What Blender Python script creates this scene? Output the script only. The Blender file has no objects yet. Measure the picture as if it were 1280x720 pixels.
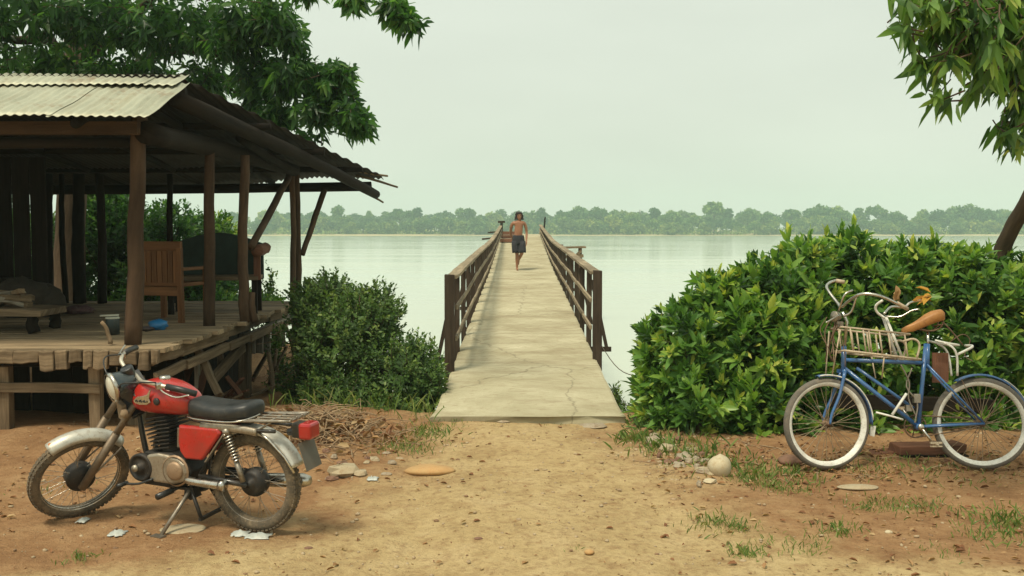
import bpy, math, random
import numpy as np
from mathutils import Vector, Matrix
from math import radians as R, sin, cos, pi

SC = bpy.context.scene
COL = SC.collection
rng = random.Random(7)
nrg = np.random.default_rng(7)

# ------------------------------------------------------------------ camera
CAM_H, F, HOR = 1.85, 1244.4, 286.0
PITCH = math.atan((360 - HOR) / F)
cam_d = bpy.data.cameras.new("camera")
cam_d.lens = 35.0; cam_d.sensor_width = 36.0
cam_d.clip_start = 0.05; cam_d.clip_end = 3000
cam = bpy.data.objects.new("camera", cam_d); COL.objects.link(cam)
cam.location = (0, 0, CAM_H); cam.rotation_euler = (pi / 2 - PITCH, 0, 0)
SC.camera = cam

# ------------------------------------------------------------------ light
SUN_EL, SUN_AZ = R(62), R(214)      # azimuth clockwise from +Y: to the left, somewhat behind the camera
w = bpy.data.worlds.new("World"); SC.world = w; w.use_nodes = True
nt = w.node_tree; nt.nodes.clear()
sky = nt.nodes.new("ShaderNodeTexSky"); sky.sky_type = 'NISHITA'; sky.sun_disc = False
sky.sun_elevation = SUN_EL; sky.sun_rotation = SUN_AZ
sky.air_density = 1.0; sky.dust_density = 6.0; sky.ozone_density = 1.0
mx = nt.nodes.new("ShaderNodeMix"); mx.data_type = 'RGBA'
mx.inputs[0].default_value = 0.86
mx.inputs[7].default_value = (6.35, 6.75, 5.7, 1)     # the even cloud layer
tcw = nt.nodes.new("ShaderNodeTexCoord"); mpw = nt.nodes.new("ShaderNodeMapping"); mpw.inputs["Scale"].default_value = (1.0, 1.0, 3.2)
nzw = nt.nodes.new("ShaderNodeTexNoise"); nzw.inputs["Scale"].default_value = 2.2; nzw.inputs["Detail"].default_value = 5
rpw = nt.nodes.new("ShaderNodeMapRange"); rpw.inputs["From Min"].default_value = 0.3; rpw.inputs["From Max"].default_value = 0.7; rpw.inputs["To Min"].default_value = 0.93; rpw.inputs["To Max"].default_value = 1.05
vmw = nt.nodes.new("ShaderNodeVectorMath"); vmw.operation = 'SCALE'          # faint unevenness of the cloud layer
nt.links.new(tcw.outputs["Generated"], mpw.inputs[0]); nt.links.new(mpw.outputs[0], nzw.inputs["Vector"]); nt.links.new(nzw.outputs["Fac"], rpw.inputs["Value"])
bg = nt.nodes.new("ShaderNodeBackground"); bg.inputs[1].default_value = 0.10
wo = nt.nodes.new("ShaderNodeOutputWorld")
nt.links.new(sky.outputs[0], mx.inputs[6]); nt.links.new(mx.outputs[2], vmw.inputs[0]); nt.links.new(rpw.outputs[0], vmw.inputs["Scale"]); nt.links.new(vmw.outputs[0], bg.inputs[0]); nt.links.new(bg.outputs[0], wo.inputs[0])
sd = bpy.data.lights.new("sun", 'SUN'); sd.energy = 2.7; sd.angle = R(14); sd.color = (1, 0.90, 0.70)
sun = bpy.data.objects.new("sun", sd); COL.objects.link(sun)
to_sun = Vector((sin(SUN_AZ) * cos(SUN_EL), cos(SUN_AZ) * cos(SUN_EL), sin(SUN_EL)))
sun.rotation_euler = to_sun.to_track_quat('Z', 'Y').to_euler()
SC.view_settings.view_transform = 'Standard'; SC.view_settings.look = 'None'
SC.view_settings.gamma = 1; SC.view_settings.exposure = 0.36; SC.view_settings.use_curve_mapping = False
SC.cycles.use_denoising = True
SC.cycles.max_bounces = 8; SC.cycles.diffuse_bounces = 3; SC.cycles.glossy_bounces = 3
SC.cycles.transmission_bounces = 4; SC.cycles.volume_bounces = 4; SC.cycles.transparent_max_bounces = 6

# ------------------------------------------------------------------ photograph -> world
def ray(px, py):
    x = (px - 640) / F; u = (360 - py) / F
    return Vector((x, cos(PITCH) + u * sin(PITCH), u * cos(PITCH) - sin(PITCH)))
def P(px, py, Y):
    d = ray(px, py); return Vector((0, 0, CAM_H)) + d * (Y / d.y)
def G(px, py, z=0.0):
    d = ray(px, py); return Vector((0, 0, CAM_H)) + d * ((z - CAM_H) / d.z)

# ------------------------------------------------------------------ material helpers
def mat_new(name):
    m = bpy.data.materials.new(name); m.use_nodes = True
    n = m.node_tree; b = n.nodes["Principled BSDF"]
    return m, n, b
def N(n, kind, **kw):
    x = n.nodes.new("ShaderNode" + kind)
    for k, v in kw.items(): setattr(x, k, v)
    return x
def noise(n, vec, scale, detail=4, rough=0.6):
    t = N(n, "TexNoise"); t.inputs["Scale"].default_value = scale
    t.inputs["Detail"].default_value = detail; t.inputs["Roughness"].default_value = rough
    if vec is not None: n.links.new(vec, t.inputs["Vector"])
    return t.outputs["Fac"]
def ramp(n, fac, stops):
    r = N(n, "ValToRGB"); cr = r.color_ramp
    while len(cr.elements) < len(stops): cr.elements.new(0.5)
    for e, (p, c) in zip(cr.elements, stops):
        e.position = p; e.color = (c[0], c[1], c[2], 1) if hasattr(c, '__len__') else (c, c, c, 1)
    n.links.new(fac, r.inputs[0]); return r.outputs[0]
def mix(n, fac, a, b, mode='MIX'):
    x = N(n, "Mix", data_type='RGBA', blend_type=mode)
    for v, i in ((fac, 0), (a, 6), (b, 7)):
        if isinstance(v, (int, float)): x.inputs[i].default_value = v
        elif isinstance(v, tuple): x.inputs[i].default_value = (*v[:3], 1)
        else: n.links.new(v, x.inputs[i])
    return x.outputs[2]
def bump(n, b, h, strength=0.4, dist=0.01):
    k = N(n, "Bump"); k.inputs["Strength"].default_value = strength; k.inputs["Distance"].default_value = dist
    n.links.new(h, k.inputs["Height"]); n.links.new(k.outputs[0], b.inputs["Normal"])
def ocoord(n): return N(n, "TexCoord").outputs["Object"]
def vmul(n, v, s):
    m = N(n, "VectorMath", operation='MULTIPLY'); n.links.new(v, m.inputs[0]); m.inputs[1].default_value = s
    return m.outputs[0]

def plain(name, col, rough=0.6, metal=0.0, dirt=0.35, dirtcol=(0.16, 0.10, 0.055), scale=9, coat=0.0, spec=0.5):
    """painted / metal / rubber surface with uneven grime and roughness"""
    m, n, b = mat_new(name); o = ocoord(n)
    f = noise(n, o, scale, 6, 0.7)
    f2 = ramp(n, f, [(0.45, 0.0), (0.75, dirt)])
    c = mix(n, f2, col, dirtcol)
    c = mix(n, ramp(n, noise(n, o, scale * 5.5, 5, 0.75), [(0.53, 0.0), (0.66, min(0.9, dirt * 1.1))]), c, dirtcol)   # spatter
    c = mix(n, 1.0, c, ramp(n, noise(n, o, scale * .6, 3, 0.6), [(0.3, 0.82), (0.7, 1.12)]), 'MULTIPLY')
    n.links.new(c, b.inputs["Base Color"])
    b.inputs["Metallic"].default_value = metal
    r = ramp(n, f, [(0.3, max(0.02, rough - 0.08)), (0.75, min(1, rough + 0.25))])
    n.links.new(r, b.inputs["Roughness"])
    b.inputs["Coat Weight"].default_value = coat; b.inputs["Coat Roughness"].default_value = 0.12
    b.inputs["Specular IOR Level"].default_value = spec
    bump(n, b, noise(n, o, scale * 6, 3), 0.12, 0.003)
    return m
def wood(name, dark, light, stain=(0.03, 0.022, 0.015), stain_amt=0.6, rough=0.85, across=26):
    """grain runs along each board: attribute 'grain' = (metres along, metres across, board number)"""
    m, n, b = mat_new(name)
    a = N(n, "Attribute", attribute_name="grain").outputs["Vector"]
    g = noise(n, vmul(n, a, (1.6, across, 7.3)), 1.0, 8, 0.72)
    big = noise(n, vmul(n, a, (1.1, 3.0, 5.1)), 1.0, 4, 0.6)
    sep = N(n, "SeparateXYZ"); n.links.new(a, sep.inputs[0])
    wn = N(n, "TexWhiteNoise", noise_dimensions='1D'); n.links.new(sep.outputs[2], wn.inputs["W"])
    c = ramp(n, g, [(0.28, dark), (0.72, light)])
    tone = ramp(n, wn.outputs["Value"], [(0.0, 0.62), (1.0, 1.2)])
    c = mix(n, 1.0, c, tone, 'MULTIPLY')
    s = ramp(n, big, [(0.48, 0.0), (0.7, stain_amt)])
    c = mix(n, s, c, stain)
    n.links.new(c, b.inputs["Base Color"]); b.inputs["Roughness"].default_value = rough
    b.inputs["Specular IOR Level"].default_value = 0.15
    bump(n, b, g, 0.6, 0.008)
    return m
def leafmat(name, cols, trans=0.3, rough=0.42, back=None):
    m, n, b = mat_new(name)
    t = N(n, "Attribute", attribute_name="tint").outputs["Fac"]
    k = len(cols)
    c = ramp(n, t, [(i / (k - 1), cc) for i, cc in enumerate(cols)])
    n.links.new(c, b.inputs["Base Color"]); b.inputs["Roughness"].default_value = rough
    b.inputs["Specular IOR Level"].default_value = 0.35
    tr = N(n, "BsdfTranslucent")
    tc = mix(n, 1.0, c, (1.5, 1.7, 0.7), 'MULTIPLY'); n.links.new(tc, tr.inputs[0])
    ms = N(n, "MixShader"); ms.inputs[0].default_value = trans
    n.links.new(b.outputs[0], ms.inputs[1]); n.links.new(tr.outputs[0], ms.inputs[2])
    n.links.new(ms.outputs[0], n.nodes["Material Output"].inputs[0])
    return m

# ------------------------------------------------------------------ mesh helpers
BOARD = [0]
class MB:
    """collects boxes, bars, tubes, lathes; build() links them as ONE mesh object"""
    def __init__(s, M=None): s.v = []; s.f = []; s.g = []; s.sm = []; s.mi = []; s.M = M; s.cur = 0
    def add(s, vs, fs, gs=None, smooth=False):
        o = len(s.v)
        for i, p in enumerate(vs):
            p = Vector(p); g = gs[i] if gs else tuple(p)
            if s.M is not None: p = s.M @ p
            s.v.append(tuple(p)); s.g.append(g)
        for f in fs: s.f.append(tuple(i + o for i in f)); s.sm.append(smooth); s.mi.append(s.cur)
    def grid(s, pts, gs=None, smooth=True, closed_u=False, cap=False):
        """pts[i][j]"""
        ni, nj = len(pts), len(pts[0])
        vs = [p for row in pts for p in row]
        fl = [g for row in gs for g in row] if gs else None
        fs = []
        for i in range(ni - 1):
            for j in range(nj if closed_u else nj - 1):
                k = (j + 1) % nj
                fs.append((i * nj + j, i * nj + k, (i + 1) * nj + k, (i + 1) * nj + j))
        if cap and closed_u:
            fs.append(tuple(range(nj - 1, -1, -1))); fs.append(tuple((ni - 1) * nj + j for j in range(nj)))
        s.add(vs, fs, fl, smooth)
    def tube(s, pts, r, n=8, cap=True, wob=0.0, closed=False, flat=1.0):
        pts = [Vector(p) for p in pts]; m = len(pts)
        rs = [r] * m if isinstance(r, (int, float)) else [r[0] + (r[-1] - r[0]) * i / (m - 1) for i in range(m)] if len(r) != m else list(r)
        BOARD[0] += 1; bid = BOARD[0] * 1.37
        rows, gr = [], []; L = 0; up = None
        for i, p in enumerate(pts):
            if closed: t = pts[(i + 1) % m] - pts[i - 1]
            else: t = pts[min(i + 1, m - 1)] - pts[max(i - 1, 0)]
            t.normalize()
            if up is None: up = Vector((0, 0, 1)) if abs(t.z) < 0.9 else Vector((1, 0, 0))
            a = (up - t * up.dot(t)).normalized(); b = t.cross(a); up = a
            if i: L += (p - pts[i - 1]).length
            row, g = [], []
            for k in range(n):
                q = 2 * pi * k / n; rr = rs[i] * (1 + wob * rng.uniform(-1, 1))
                row.append(p + a * (cos(q) * rr * flat) + b * (sin(q) * rr)); g.append((L, q / (2 * pi) * 6.28 * rs[i] * 0.6, bid))
            rows.append(row); gr.append(g)
        if closed: rows.append(rows[0]); gr.append(gr[0])
        s.grid(rows, gr, True, True, cap and not closed)
    def log(s, p, q, r0, r1=None, n=10, bend=0.02, seg=7, wob=0.06):
        p, q = Vector(p), Vector(q); r1 = r1 or r0; off = Vector((rng.uniform(-1, 1), rng.uniform(-1, 1), rng.uniform(-.6, .6))) * bend
        pts = [p.lerp(q, i / seg) + off * sin(pi * i / seg) + Vector((rng.uniform(-1, 1), rng.uniform(-1, 1), 0)) * bend * 0.3 for i in range(seg + 1)]
        s.tube(pts, [r0 + (r1 - r0) * i / seg for i in range(seg + 1)], n, True, wob)
    def bar(s, p, q, w, h, up=(0, 0, 1), jit=0.0, seg=1):
        """board from p to q; w across, h along 'up'"""
        p, q = Vector(p), Vector(q); t = (q - p).normalized(); up = Vector(up)
        if abs(up.dot(t)) > 0.98: up = Vector((0, 1, 0)) if abs(t.y) < 0.9 else Vector((1, 0, 0))
        u = (up - t * up.dot(t)).normalized(); a = t.cross(u)
        BOARD[0] += 1; bid = BOARD[0] * 1.37; L = (q - p).length
        rows, gr = [], []
        J = lambda: rng.uniform(-jit, jit)
        for i in range(seg + 1):
            c = p.lerp(q, i / seg); l = L * i / seg
            off = u * J() + a * J() if 0 < i < seg else Vector()
            row, g = [], []
            for x, z in ((-.5, -.5), (.5, -.5), (.5, .5), (-.5, .5)):
                row.append(c + off + a * (x * w + J() * .6) + u * (z * h + J() * .6) + t * (J() if i in (0, seg) else 0))
                g.append((l, x * w + z * h * 1.3, bid))
            rows.append(row); gr.append(g)
        s.grid(rows, gr, False, True, True)
    def box(s, c, sz, rz=0.0, jit=0.0):
        c = Vector(c); d = Vector((cos(rz), sin(rz), 0)) * sz[0] / 2
        s.bar(c - d, c + d, sz[1], sz[2], (0, 0, 1), jit)
    def lathe(s, prof, c, ax=(0, 0, 1), n=24, smooth=True, cap=False):
        """prof = [(radius, offset along axis)]"""
        c = Vector(c); ax = Vector(ax).normalized(); e = Vector((1, 0, 0)) if abs(ax.x) < 0.9 else Vector((0, 1, 0))
        a = (e - ax * e.dot(ax)).normalized(); b = ax.cross(a)
        rows = [[c + ax * z + a * (cos(2 * pi * k / n) * r) + b * (sin(2 * pi * k / n) * r) for k in range(n)] for r, z in prof]
        s.grid(rows, None, smooth, True, cap)
    def torus(s, c, ax, R0, r, n=48, k=10, flat=1.0):
        prof = [(R0 + r * cos(2 * pi * i / k), flat * r * sin(2 * pi * i / k)) for i in range(k + 1)]
        s.lathe(prof, c, ax, n)
    def prism(s, poly, y0, y1, ax='y', bev=0.0):
        """poly = [(x,z)] outline extruded in y"""
        n = len(poly); cx = sum(p[0] for p in poly) / n; cz = sum(p[1] for p in poly) / n
        def ring(y, k): return [(cx + (x - cx) * k, y, cz + (z - cz) * k) for x, z in poly]
        if bev:
            sg = 1 if y1 > y0 else -1
            rows = [ring(y0, 1 - bev), ring(y0 + sg * abs(y1 - y0) * .3, 1), ring(y1 - sg * abs(y1 - y0) * .3, 1), ring(y1, 1 - bev)]
        else: rows = [ring(y0, 1), ring(y1, 1)]
        s.grid(rows, None, False, True, True)
    def ball(s, c, r, sx=1, sy=1, sz=1, n=12, jit=0.0):
        c = Vector(c); rows = []
        for i in range(n // 2 + 1):
            th = pi * i / (n // 2); rr = max(sin(th), 1e-3)
            rows.append([c + Vector((cos(2 * pi * k / n) * rr * r * sx, sin(2 * pi * k / n) * rr * r * sy, -cos(th) * r * sz)) * (1 + rng.uniform(-jit, jit)) for k in range(n)])
        s.grid(rows, None, True, True, True)
    def build(s, name, mat, parent=None, bevel=0.0, sub=0):
        me = bpy.data.meshes.new(name); me.from_pydata(s.v, [], s.f)
        me.polygons.foreach_set("use_smooth", s.sm)
        mats = mat if isinstance(mat, (list, tuple)) else [mat]
        for m in mats: me.materials.append(m)
        if len(mats) > 1: me.polygons.foreach_set("material_index", s.mi)
        at = me.attributes.new("grain", 'FLOAT_VECTOR', 'POINT'); at.data.foreach_set("vector", np.array(s.g, dtype=np.float32).ravel())
        me.update()
        o = bpy.data.objects.new(name, me); COL.objects.link(o)
        if parent is not None: o.parent = parent
        if bevel:
            b = o.modifiers.new("bevel", 'BEVEL'); b.width = bevel; b.segments = 2; b.limit_method = 'ANGLE'; b.angle_limit = R(40)
        if sub:
            b = o.modifiers.new("sub", 'SUBSURF'); b.levels = sub; b.render_levels = sub
        return o
def tag(o, label=None, cat=None, group=None, kind=None):
    if label: o["label"] = label
    if cat: o["category"] = cat
    if group: o["group"] = group
    if kind: o["kind"] = kind
    return o
def thing(name, label, cat, loc=(0, 0, 0), rot=(0, 0, 0), group=None):
    o = bpy.data.objects.new(name, None); COL.objects.link(o); o.empty_display_size = 0.1
    o.location = loc; o.rotation_euler = rot
    return tag(o, label, cat, group)
def smooth_path(pts, k=6):
    """Catmull-Rom through points"""
    p = [Vector(q) for q in pts]; p = [p[0] * 2 - p[1]] + p + [p[-1] * 2 - p[-2]]; out = []
    for i in range(1, len(p) - 2):
        for j in range(k):
            t = j / k; a, b, c, d = p[i - 1], p[i], p[i + 1], p[i + 2]
            out.append(0.5 * ((2 * b) + (c - a) * t + (2 * a - 5 * b + 4 * c - d) * t * t + (3 * b - a - 3 * c + d) * t ** 3))
    out.append(p[-2]); return out

def leaf_mesh(name, mat, parent, pos, dr, up, ln, wr=0.36, fold=0.25, droop=0.25, tint=None, quad=False):
    """N folded, drooping leaves as one mesh"""
    pos = np.asarray(pos, float); dr = np.asarray(dr, float); up = np.asarray(up, float); n = len(pos)
    dr /= np.linalg.norm(dr, axis=1, keepdims=True) + 1e-9
    sd_ = np.cross(dr, up); sd_ /= np.linalg.norm(sd_, axis=1, keepdims=True) + 1e-9
    nm = np.cross(sd_, dr); ln = np.broadcast_to(ln, (n,))[:, None]
    if quad:
        T = [(0, 0, 0), (.5, .5, 0), (1, 0, 0), (.5, -.5, 0)]; Fc = [(0, 1, 2, 3)]
    else:
        T = [(0, 0, 0), (.35, 0, 0), (.72, 0, 0), (1, 0, 0), (.3, .5, 1), (.72, .36, 1), (.3, -.5, 1), (.72, -.36, 1)]
        Fc = [(0, 1, 4), (1, 2, 5, 4), (2, 3, 5), (0, 6, 1), (1, 6, 7, 2), (2, 7, 3)]
    K = len(T); V = np.zeros((n, K, 3))
    for k, (t, s_, f_) in enumerate(T):
        V[:, k] = pos + dr * (t * ln) + sd_ * (s_ * wr * ln) + nm * (f_ * fold * wr * ln * 0.5) - np.array([0, 0, 1.0]) * (droop * t * t * ln)
    V = V.reshape(-1, 3)
    loops, starts = [], []; c = 0
    for f in Fc: starts.append(c); loops += list(f); c += len(f)
    loops = np.array(loops); starts = np.array(starts)
    LI = (np.arange(n)[:, None] * K + loops[None]).ravel(); ST = (np.arange(n)[:, None] * c + starts[None]).ravel()
    me = bpy.data.meshes.new(name)
    me.vertices.add(len(V)); me.vertices.foreach_set("co", V.astype(np.float32).ravel())
    me.loops.add(len(LI)); me.loops.foreach_set("vertex_index", LI.astype(np.int32))
    me.polygons.add(len(ST)); me.polygons.foreach_set("loop_start", ST.astype(np.int32))
    me.update(calc_edges=True); me.validate()
    me.polygons.foreach_set("use_smooth", np.ones(len(me.polygons), bool))
    if tint is None: tint = nrg.random(n)
    at = me.attributes.new("tint", 'FLOAT', 'POINT'); at.data.foreach_set("value", np.repeat(np.clip(tint, 0, 1), K).astype(np.float32))
    me.materials.append(mat)
    o = bpy.data.objects.new(name, me); COL.objects.link(o)
    if parent is not None: o.parent = parent
    return o
def unit(v): return v / (np.linalg.norm(v, axis=1, keepdims=True) + 1e-9)
def shoots(tips, axes, k, span, ln, open_=(0.35, 1.2), tip_bias=1.0, jit=0.15, tintbase=None):
    """leaves round each shoot: returns pos, dir, up, length, tint"""
    m = len(tips); idx = np.repeat(np.arange(m), k); j = np.tile(np.arange(k), m)
    ax = unit(np.asarray(axes, float))[idx]; tp = np.asarray(tips, float)[idx]
    e = np.where(np.abs(ax[:, 2:3]) < 0.9, np.array([[0, 0, 1.0]]), np.array([[1.0, 0, 0]]))
    a = unit(np.cross(e, ax)); b = np.cross(ax, a)
    ph = j * 2.39996 + nrg.random(m)[idx] * 6.28 + nrg.normal(0, .25, m * k)
    s = (j + 0.5) / k                                         # 0 tip .. 1 lowest
    el = open_[0] + (open_[1] - open_[0]) * s + nrg.normal(0, jit, m * k)
    rad = a * np.cos(ph)[:, None] + b * np.sin(ph)[:, None]
    d = ax * np.cos(el)[:, None] + rad * np.sin(el)[:, None]
    pos = tp - ax * (s * span)[:, None]
    up = ax * np.sin(el)[:, None] - rad * np.cos(el)[:, None]
    up = np.where((np.abs(el) < .2)[:, None], -rad, up)
    L = ln * nrg.uniform(0.7, 1.15, m * k) * (0.62 + 0.38 * np.minimum(1, s * 2.2))
    tb = (nrg.random(m) if tintbase is None else tintbase)[idx]
    tint = np.clip(tb * 0.6 + 0.4 * (1 - s) * tip_bias * tb + nrg.normal(0, .1, m * k), 0, 1)
    return pos, d, up, L, tint

# ------------------------------------------------------------------ materials
W_OLD = wood("weathered_wood", (0.09, 0.062, 0.038), (0.33, 0.245, 0.15))
W_POLE = wood("bark_pole", (0.045, 0.028, 0.018), (0.145, 0.092, 0.056), stain_amt=0.4, across=14)
W_DECK = wood("deck_planks", (0.16, 0.115, 0.068), (0.46, 0.35, 0.215), stain_amt=0.45)
W_DARK = wood("dark_timber", (0.006, 0.0045, 0.0035), (0.022, 0.016, 0.011), stain_amt=0.5)  # near-black: shade inside and under the pavilion is put into this colour
W_RAIL = wood("railing_timber", (0.035, 0.025, 0.019), (0.11, 0.08, 0.056), stain_amt=0.5)
W_RAILTOP = wood("sun_bleached_timber", (0.17, 0.13, 0.085), (0.40, 0.33, 0.22), stain_amt=0.35)
W_CHAIR = wood("varnished_wood", (0.12, 0.05, 0.02), (0.25, 0.12, 0.05), stain_amt=0.25, rough=0.5)
W_RED = wood("reddish_plank", (0.10, 0.045, 0.028), (0.24, 0.115, 0.07), stain_amt=0.5)
W_GREY = wood("silvered_boards", (0.20, 0.175, 0.135), (0.47, 0.43, 0.34), stain_amt=0.4)
def m_roof():
    m, n, b = mat_new("galvanised_sheet"); o = ocoord(n)
    f = noise(n, vmul(n, o, (3.0, 0.7, 1.0)), 1.6, 6, 0.7)
    c = ramp(n, f, [(0.3, (0.27, 0.275, 0.20)), (0.55, (0.40, 0.41, 0.31)), (0.8, (0.31, 0.28, 0.18))])
    c = mix(n, ramp(n, noise(n, vmul(n, o, (9.0, 0.8, 1.0)), 1.0, 6, 0.7), [(0.5, 0.0), (0.72, 0.6)]), c, (0.27, 0.235, 0.15))
    rust = ramp(n, noise(n, o, 2.9, 8, 0.75), [(0.53, 0.0), (0.70, 0.75)])
    c = mix(n, rust, c, (0.22, 0.12, 0.055))
    n.links.new(c, b.inputs["Base Color"]); b.inputs["Roughness"].default_value = 0.55; b.inputs["Metallic"].default_value = 0.25
    return m
M_ROOF = m_roof()
M_ROOFSHADE = plain("rust_and_shade_sheet", (0.024, 0.018, 0.014), 0.9, 0.0, 0.7, (0.03, 0.016, 0.010), 3)  # rust taken almost to black; the shade under the roof is painted in

# ------------------------------------------------------------------ terrain
PX = 0.16                                             # centre line of path and bridge
def bank(x, y):
    """ground height: a flat yard that falls off to the lake"""
    edge = 9.9 if x > -2.6 else 9.9 + min(1, (-2.6 - x) / .8) * 9.0
    if x > 1.3: edge = 10.2 + min(1.2, (x - 1.3) * .3)
    d = y - edge
    z = 0.0
    if d > 0: z = -2.9 * (1 - math.exp(-(d / 3.0) ** 1.3))
    if x < -2.4 and y > 9: z -= 0.35 * min(1, (y - 9) / 4) * min(1, (-2.4 - x) / .6 if x > -3 else 1)
    return z
def ground_z(x, y):
    z = bank(x, y)
    z -= 0.022 * (math.exp(-((x + .62 + .1 * sin(y)) / .16) ** 2) + math.exp(-((x - .95 - .08 * sin(y * 1.3)) / .18) ** 2)) * (y < 9.4)
    z += 0.020 * sin(x * 1.3 + 1) * cos(y * 0.9) + 0.012 * sin(x * 3.1 + y * 2.3)
    if y > 7.2:                                            # low rough verge beside the path
        s = min(1, (y - 7.2) / 1.4)
        if x > 1.2: z += 0.05 * s * min(1, (x - 1.2) / .5)
        if x < -1.0: z += 0.07 * s * min(1, (-1.0 - x) / .6)
    return z
def m_ground():
    m, n, b = mat_new("dirt"); o = ocoord(n)
    sep = N(n, "SeparateXYZ"); n.links.new(o, sep.inputs[0])
    # trodden path: distance from the centre line, widening towards the road in front
    def mth(op, a, b_=None, clamp=False):
        x = N(n, "Math", operation=op, use_clamp=clamp)
        for i, v in enumerate((a, b_)):
            if v is None: continue
            if isinstance(v, (int, float)): x.inputs[i].default_value = v
            else: n.links.new(v, x.inputs[i])
        return x.outputs[0]
    dx = mth('ABSOLUTE', mth('SUBTRACT', sep.outputs[0], PX))
    half = mth('ADD', 0.75, mth('MULTIPLY', mth('MAXIMUM', mth('SUBTRACT', 8.6, sep.outputs[1]), 0.0), 0.22))
    half = mth('ADD', half, mth('MULTIPLY', mth('POWER', mth('MAXIMUM', mth('SUBTRACT', 6.1, sep.outputs[1]), 0.0), 2.0), 1.6))
    d = mth('SUBTRACT', dx, half)
    d = mth('ADD', d, mth('MULTIPLY', mth('SUBTRACT', noise(n, o, 1.3, 6, 0.65), 0.5), 2.6))
    onpath = ramp(n, mth('ADD', mth('MULTIPLY', d, 0.9), 0.5), [(0.15, 1.0), (0.95, 0.0)])
    f = noise(n, o, 2.4, 8, 0.7); g = noise(n, o, 16, 6, 0.75); h = noise(n, o, 70, 4, 0.7)
    pale = ramp(n, f, [(0.3, (0.40, 0.28, 0.135)), (0.5, (0.53, 0.395, 0.20)), (0.72, (0.60, 0.46, 0.25))])
    red = ramp(n, f, [(0.28, (0.225, 0.12, 0.057)), (0.5, (0.355, 0.205, 0.10)), (0.75, (0.475, 0.305, 0.16))])
    c = mix(n, onpath, red, pale)
    c = mix(n, ramp(n, g, [(0.48, 0.0), (0.68, 0.55)]), c, (0.20, 0.10, 0.048))
    c = mix(n, ramp(n, noise(n, o, 6.5, 5, 0.7), [(0.52, 0.0), (0.70, 0.4)]), c, (0.27, 0.14, 0.065))
    c = mix(n, ramp(n, h, [(0.60, 0.0), (0.75, 0.4)]), c, (0.60, 0.46, 0.27))
    c = mix(n, ramp(n, h, [(0.25, 0.5), (0.38, 0.0)]), c, (0.13, 0.07, 0.035))
    n.links.new(c, b.inputs["Base Color"]); b.inputs["Roughness"].default_value = 0.95; b.inputs["Specular IOR Level"].default_value = 0.12
    hh = mth('ADD', mth('MULTIPLY', g, 0.75), mth('MULTIPLY', h, 0.35))
    hh = mth('ADD', hh, mth('MULTIPLY', f, 1.2))
    bump(n, b, hh, 0.95, 0.045)
    return m
def build_ground():
    xs = np.concatenate([np.linspace(-90, -9, 26)[:-1], np.linspace(-9, 7.5, 165), np.linspace(7.5, 90, 26)[1:]])
    ys = np.concatenate([np.linspace(-24, 2, 12)[:-1], np.linspace(2, 13.5, 120), np.linspace(13.5, 34, 40)[1:]])
    rows = []
    for y in ys:
        rows.append([(x, y, ground_z(x, y) + (nrg.normal(0, .005) if 2 < y < 13 and abs(x) < 9 else 0)) for x in xs])
    b = MB(); b.grid([r[::-1] for r in rows]); o = b.build("ground", m_ground()); tag(o, kind="structure"); return o
build_ground()

WATER_Z = -1.1
def build_water():
    m, n, b = mat_new("lake_water"); o = ocoord(n)
    b.inputs["Base Color"].default_value = (0.50, 0.55, 0.44, 1)
    b.inputs["Roughness"].default_value = 0.12; b.inputs["IOR"].default_value = 1.33
    h = noise(n, vmul(n, o, (1.0, 2.4, 1.0)), 1.1, 5, 0.6)
    bump(n, b, h, 0.035, 0.04); n.links.new(ramp(n, noise(n, vmul(n, o, (0.03, 0.16, 1)), 1.0, 4, 0.6), [(0.4, 0.09), (0.62, 0.15)]), b.inputs["Roughness"])
    q = MB(); q.grid([[(400, 9.6, WATER_Z), (-400, 9.6, WATER_Z)], [(400, 740, WATER_Z), (-400, 740, WATER_Z)]], smooth=False)
    tag(q.build("water", m), kind="structure")
build_water()
def build_far_shore():
    m, n, b = mat_new("reedy_bank"); o = ocoord(n)
    f = noise(n, o, 0.12, 6, 0.7)
    n.links.new(ramp(n, f, [(0.35, (0.34, 0.26, 0.14)), (0.5, (0.42, 0.34, 0.19)), (0.65, (0.22, 0.22, 0.09))]), b.inputs["Base Color"])
    b.inputs["Roughness"].default_value = 1.0
    q = MB(); rows = []
    for j, (y, z) in enumerate(((418, -1.5), (428, -1.02), (440, -0.75), (470, -0.3), (560, 0.3), (735, 0.8))):
        rows.append([(x, y + (7 * sin(x * .021) + 4 * sin(x * .063 + 2)) * (j < 4), z) for x in np.linspace(398, -398, 90)])
    q.grid(rows); tag(q.build("far_shore", m), kind="structure")
build_far_shore()

# ------------------------------------------------------------------ haze over the lake
def build_haze(dens):
    m = bpy.data.materials.new("haze"); m.use_nodes = True; n = m.node_tree; n.nodes.clear()
    v = n.nodes.new("ShaderNodeVolumePrincipled"); v.inputs["Color"].default_value = (0.76, 1.0, 0.97, 1)
    v.inputs["Density"].default_value = dens; v.inputs["Anisotropy"].default_value = 0.2
    out = n.nodes.new("ShaderNodeOutputMaterial"); n.links.new(v.outputs[0], out.inputs["Volume"])
    q = MB(); x0, x1, y0, y1, z0, z1 = -430, 430, -40, 760, -4.2, 27
    vs = [(x, y, z) for x in (x0, x1) for y in (y0, y1) for z in (z0, z1)]
    q.add(vs, [(0, 1, 3, 2), (4, 6, 7, 5), (0, 4, 5, 1), (2, 3, 7, 6), (0, 2, 6, 4), (1, 5, 7, 3)])
    o = q.build("haze", m); tag(o, kind="stuff"); return o
build_haze(0.00072)

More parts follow.
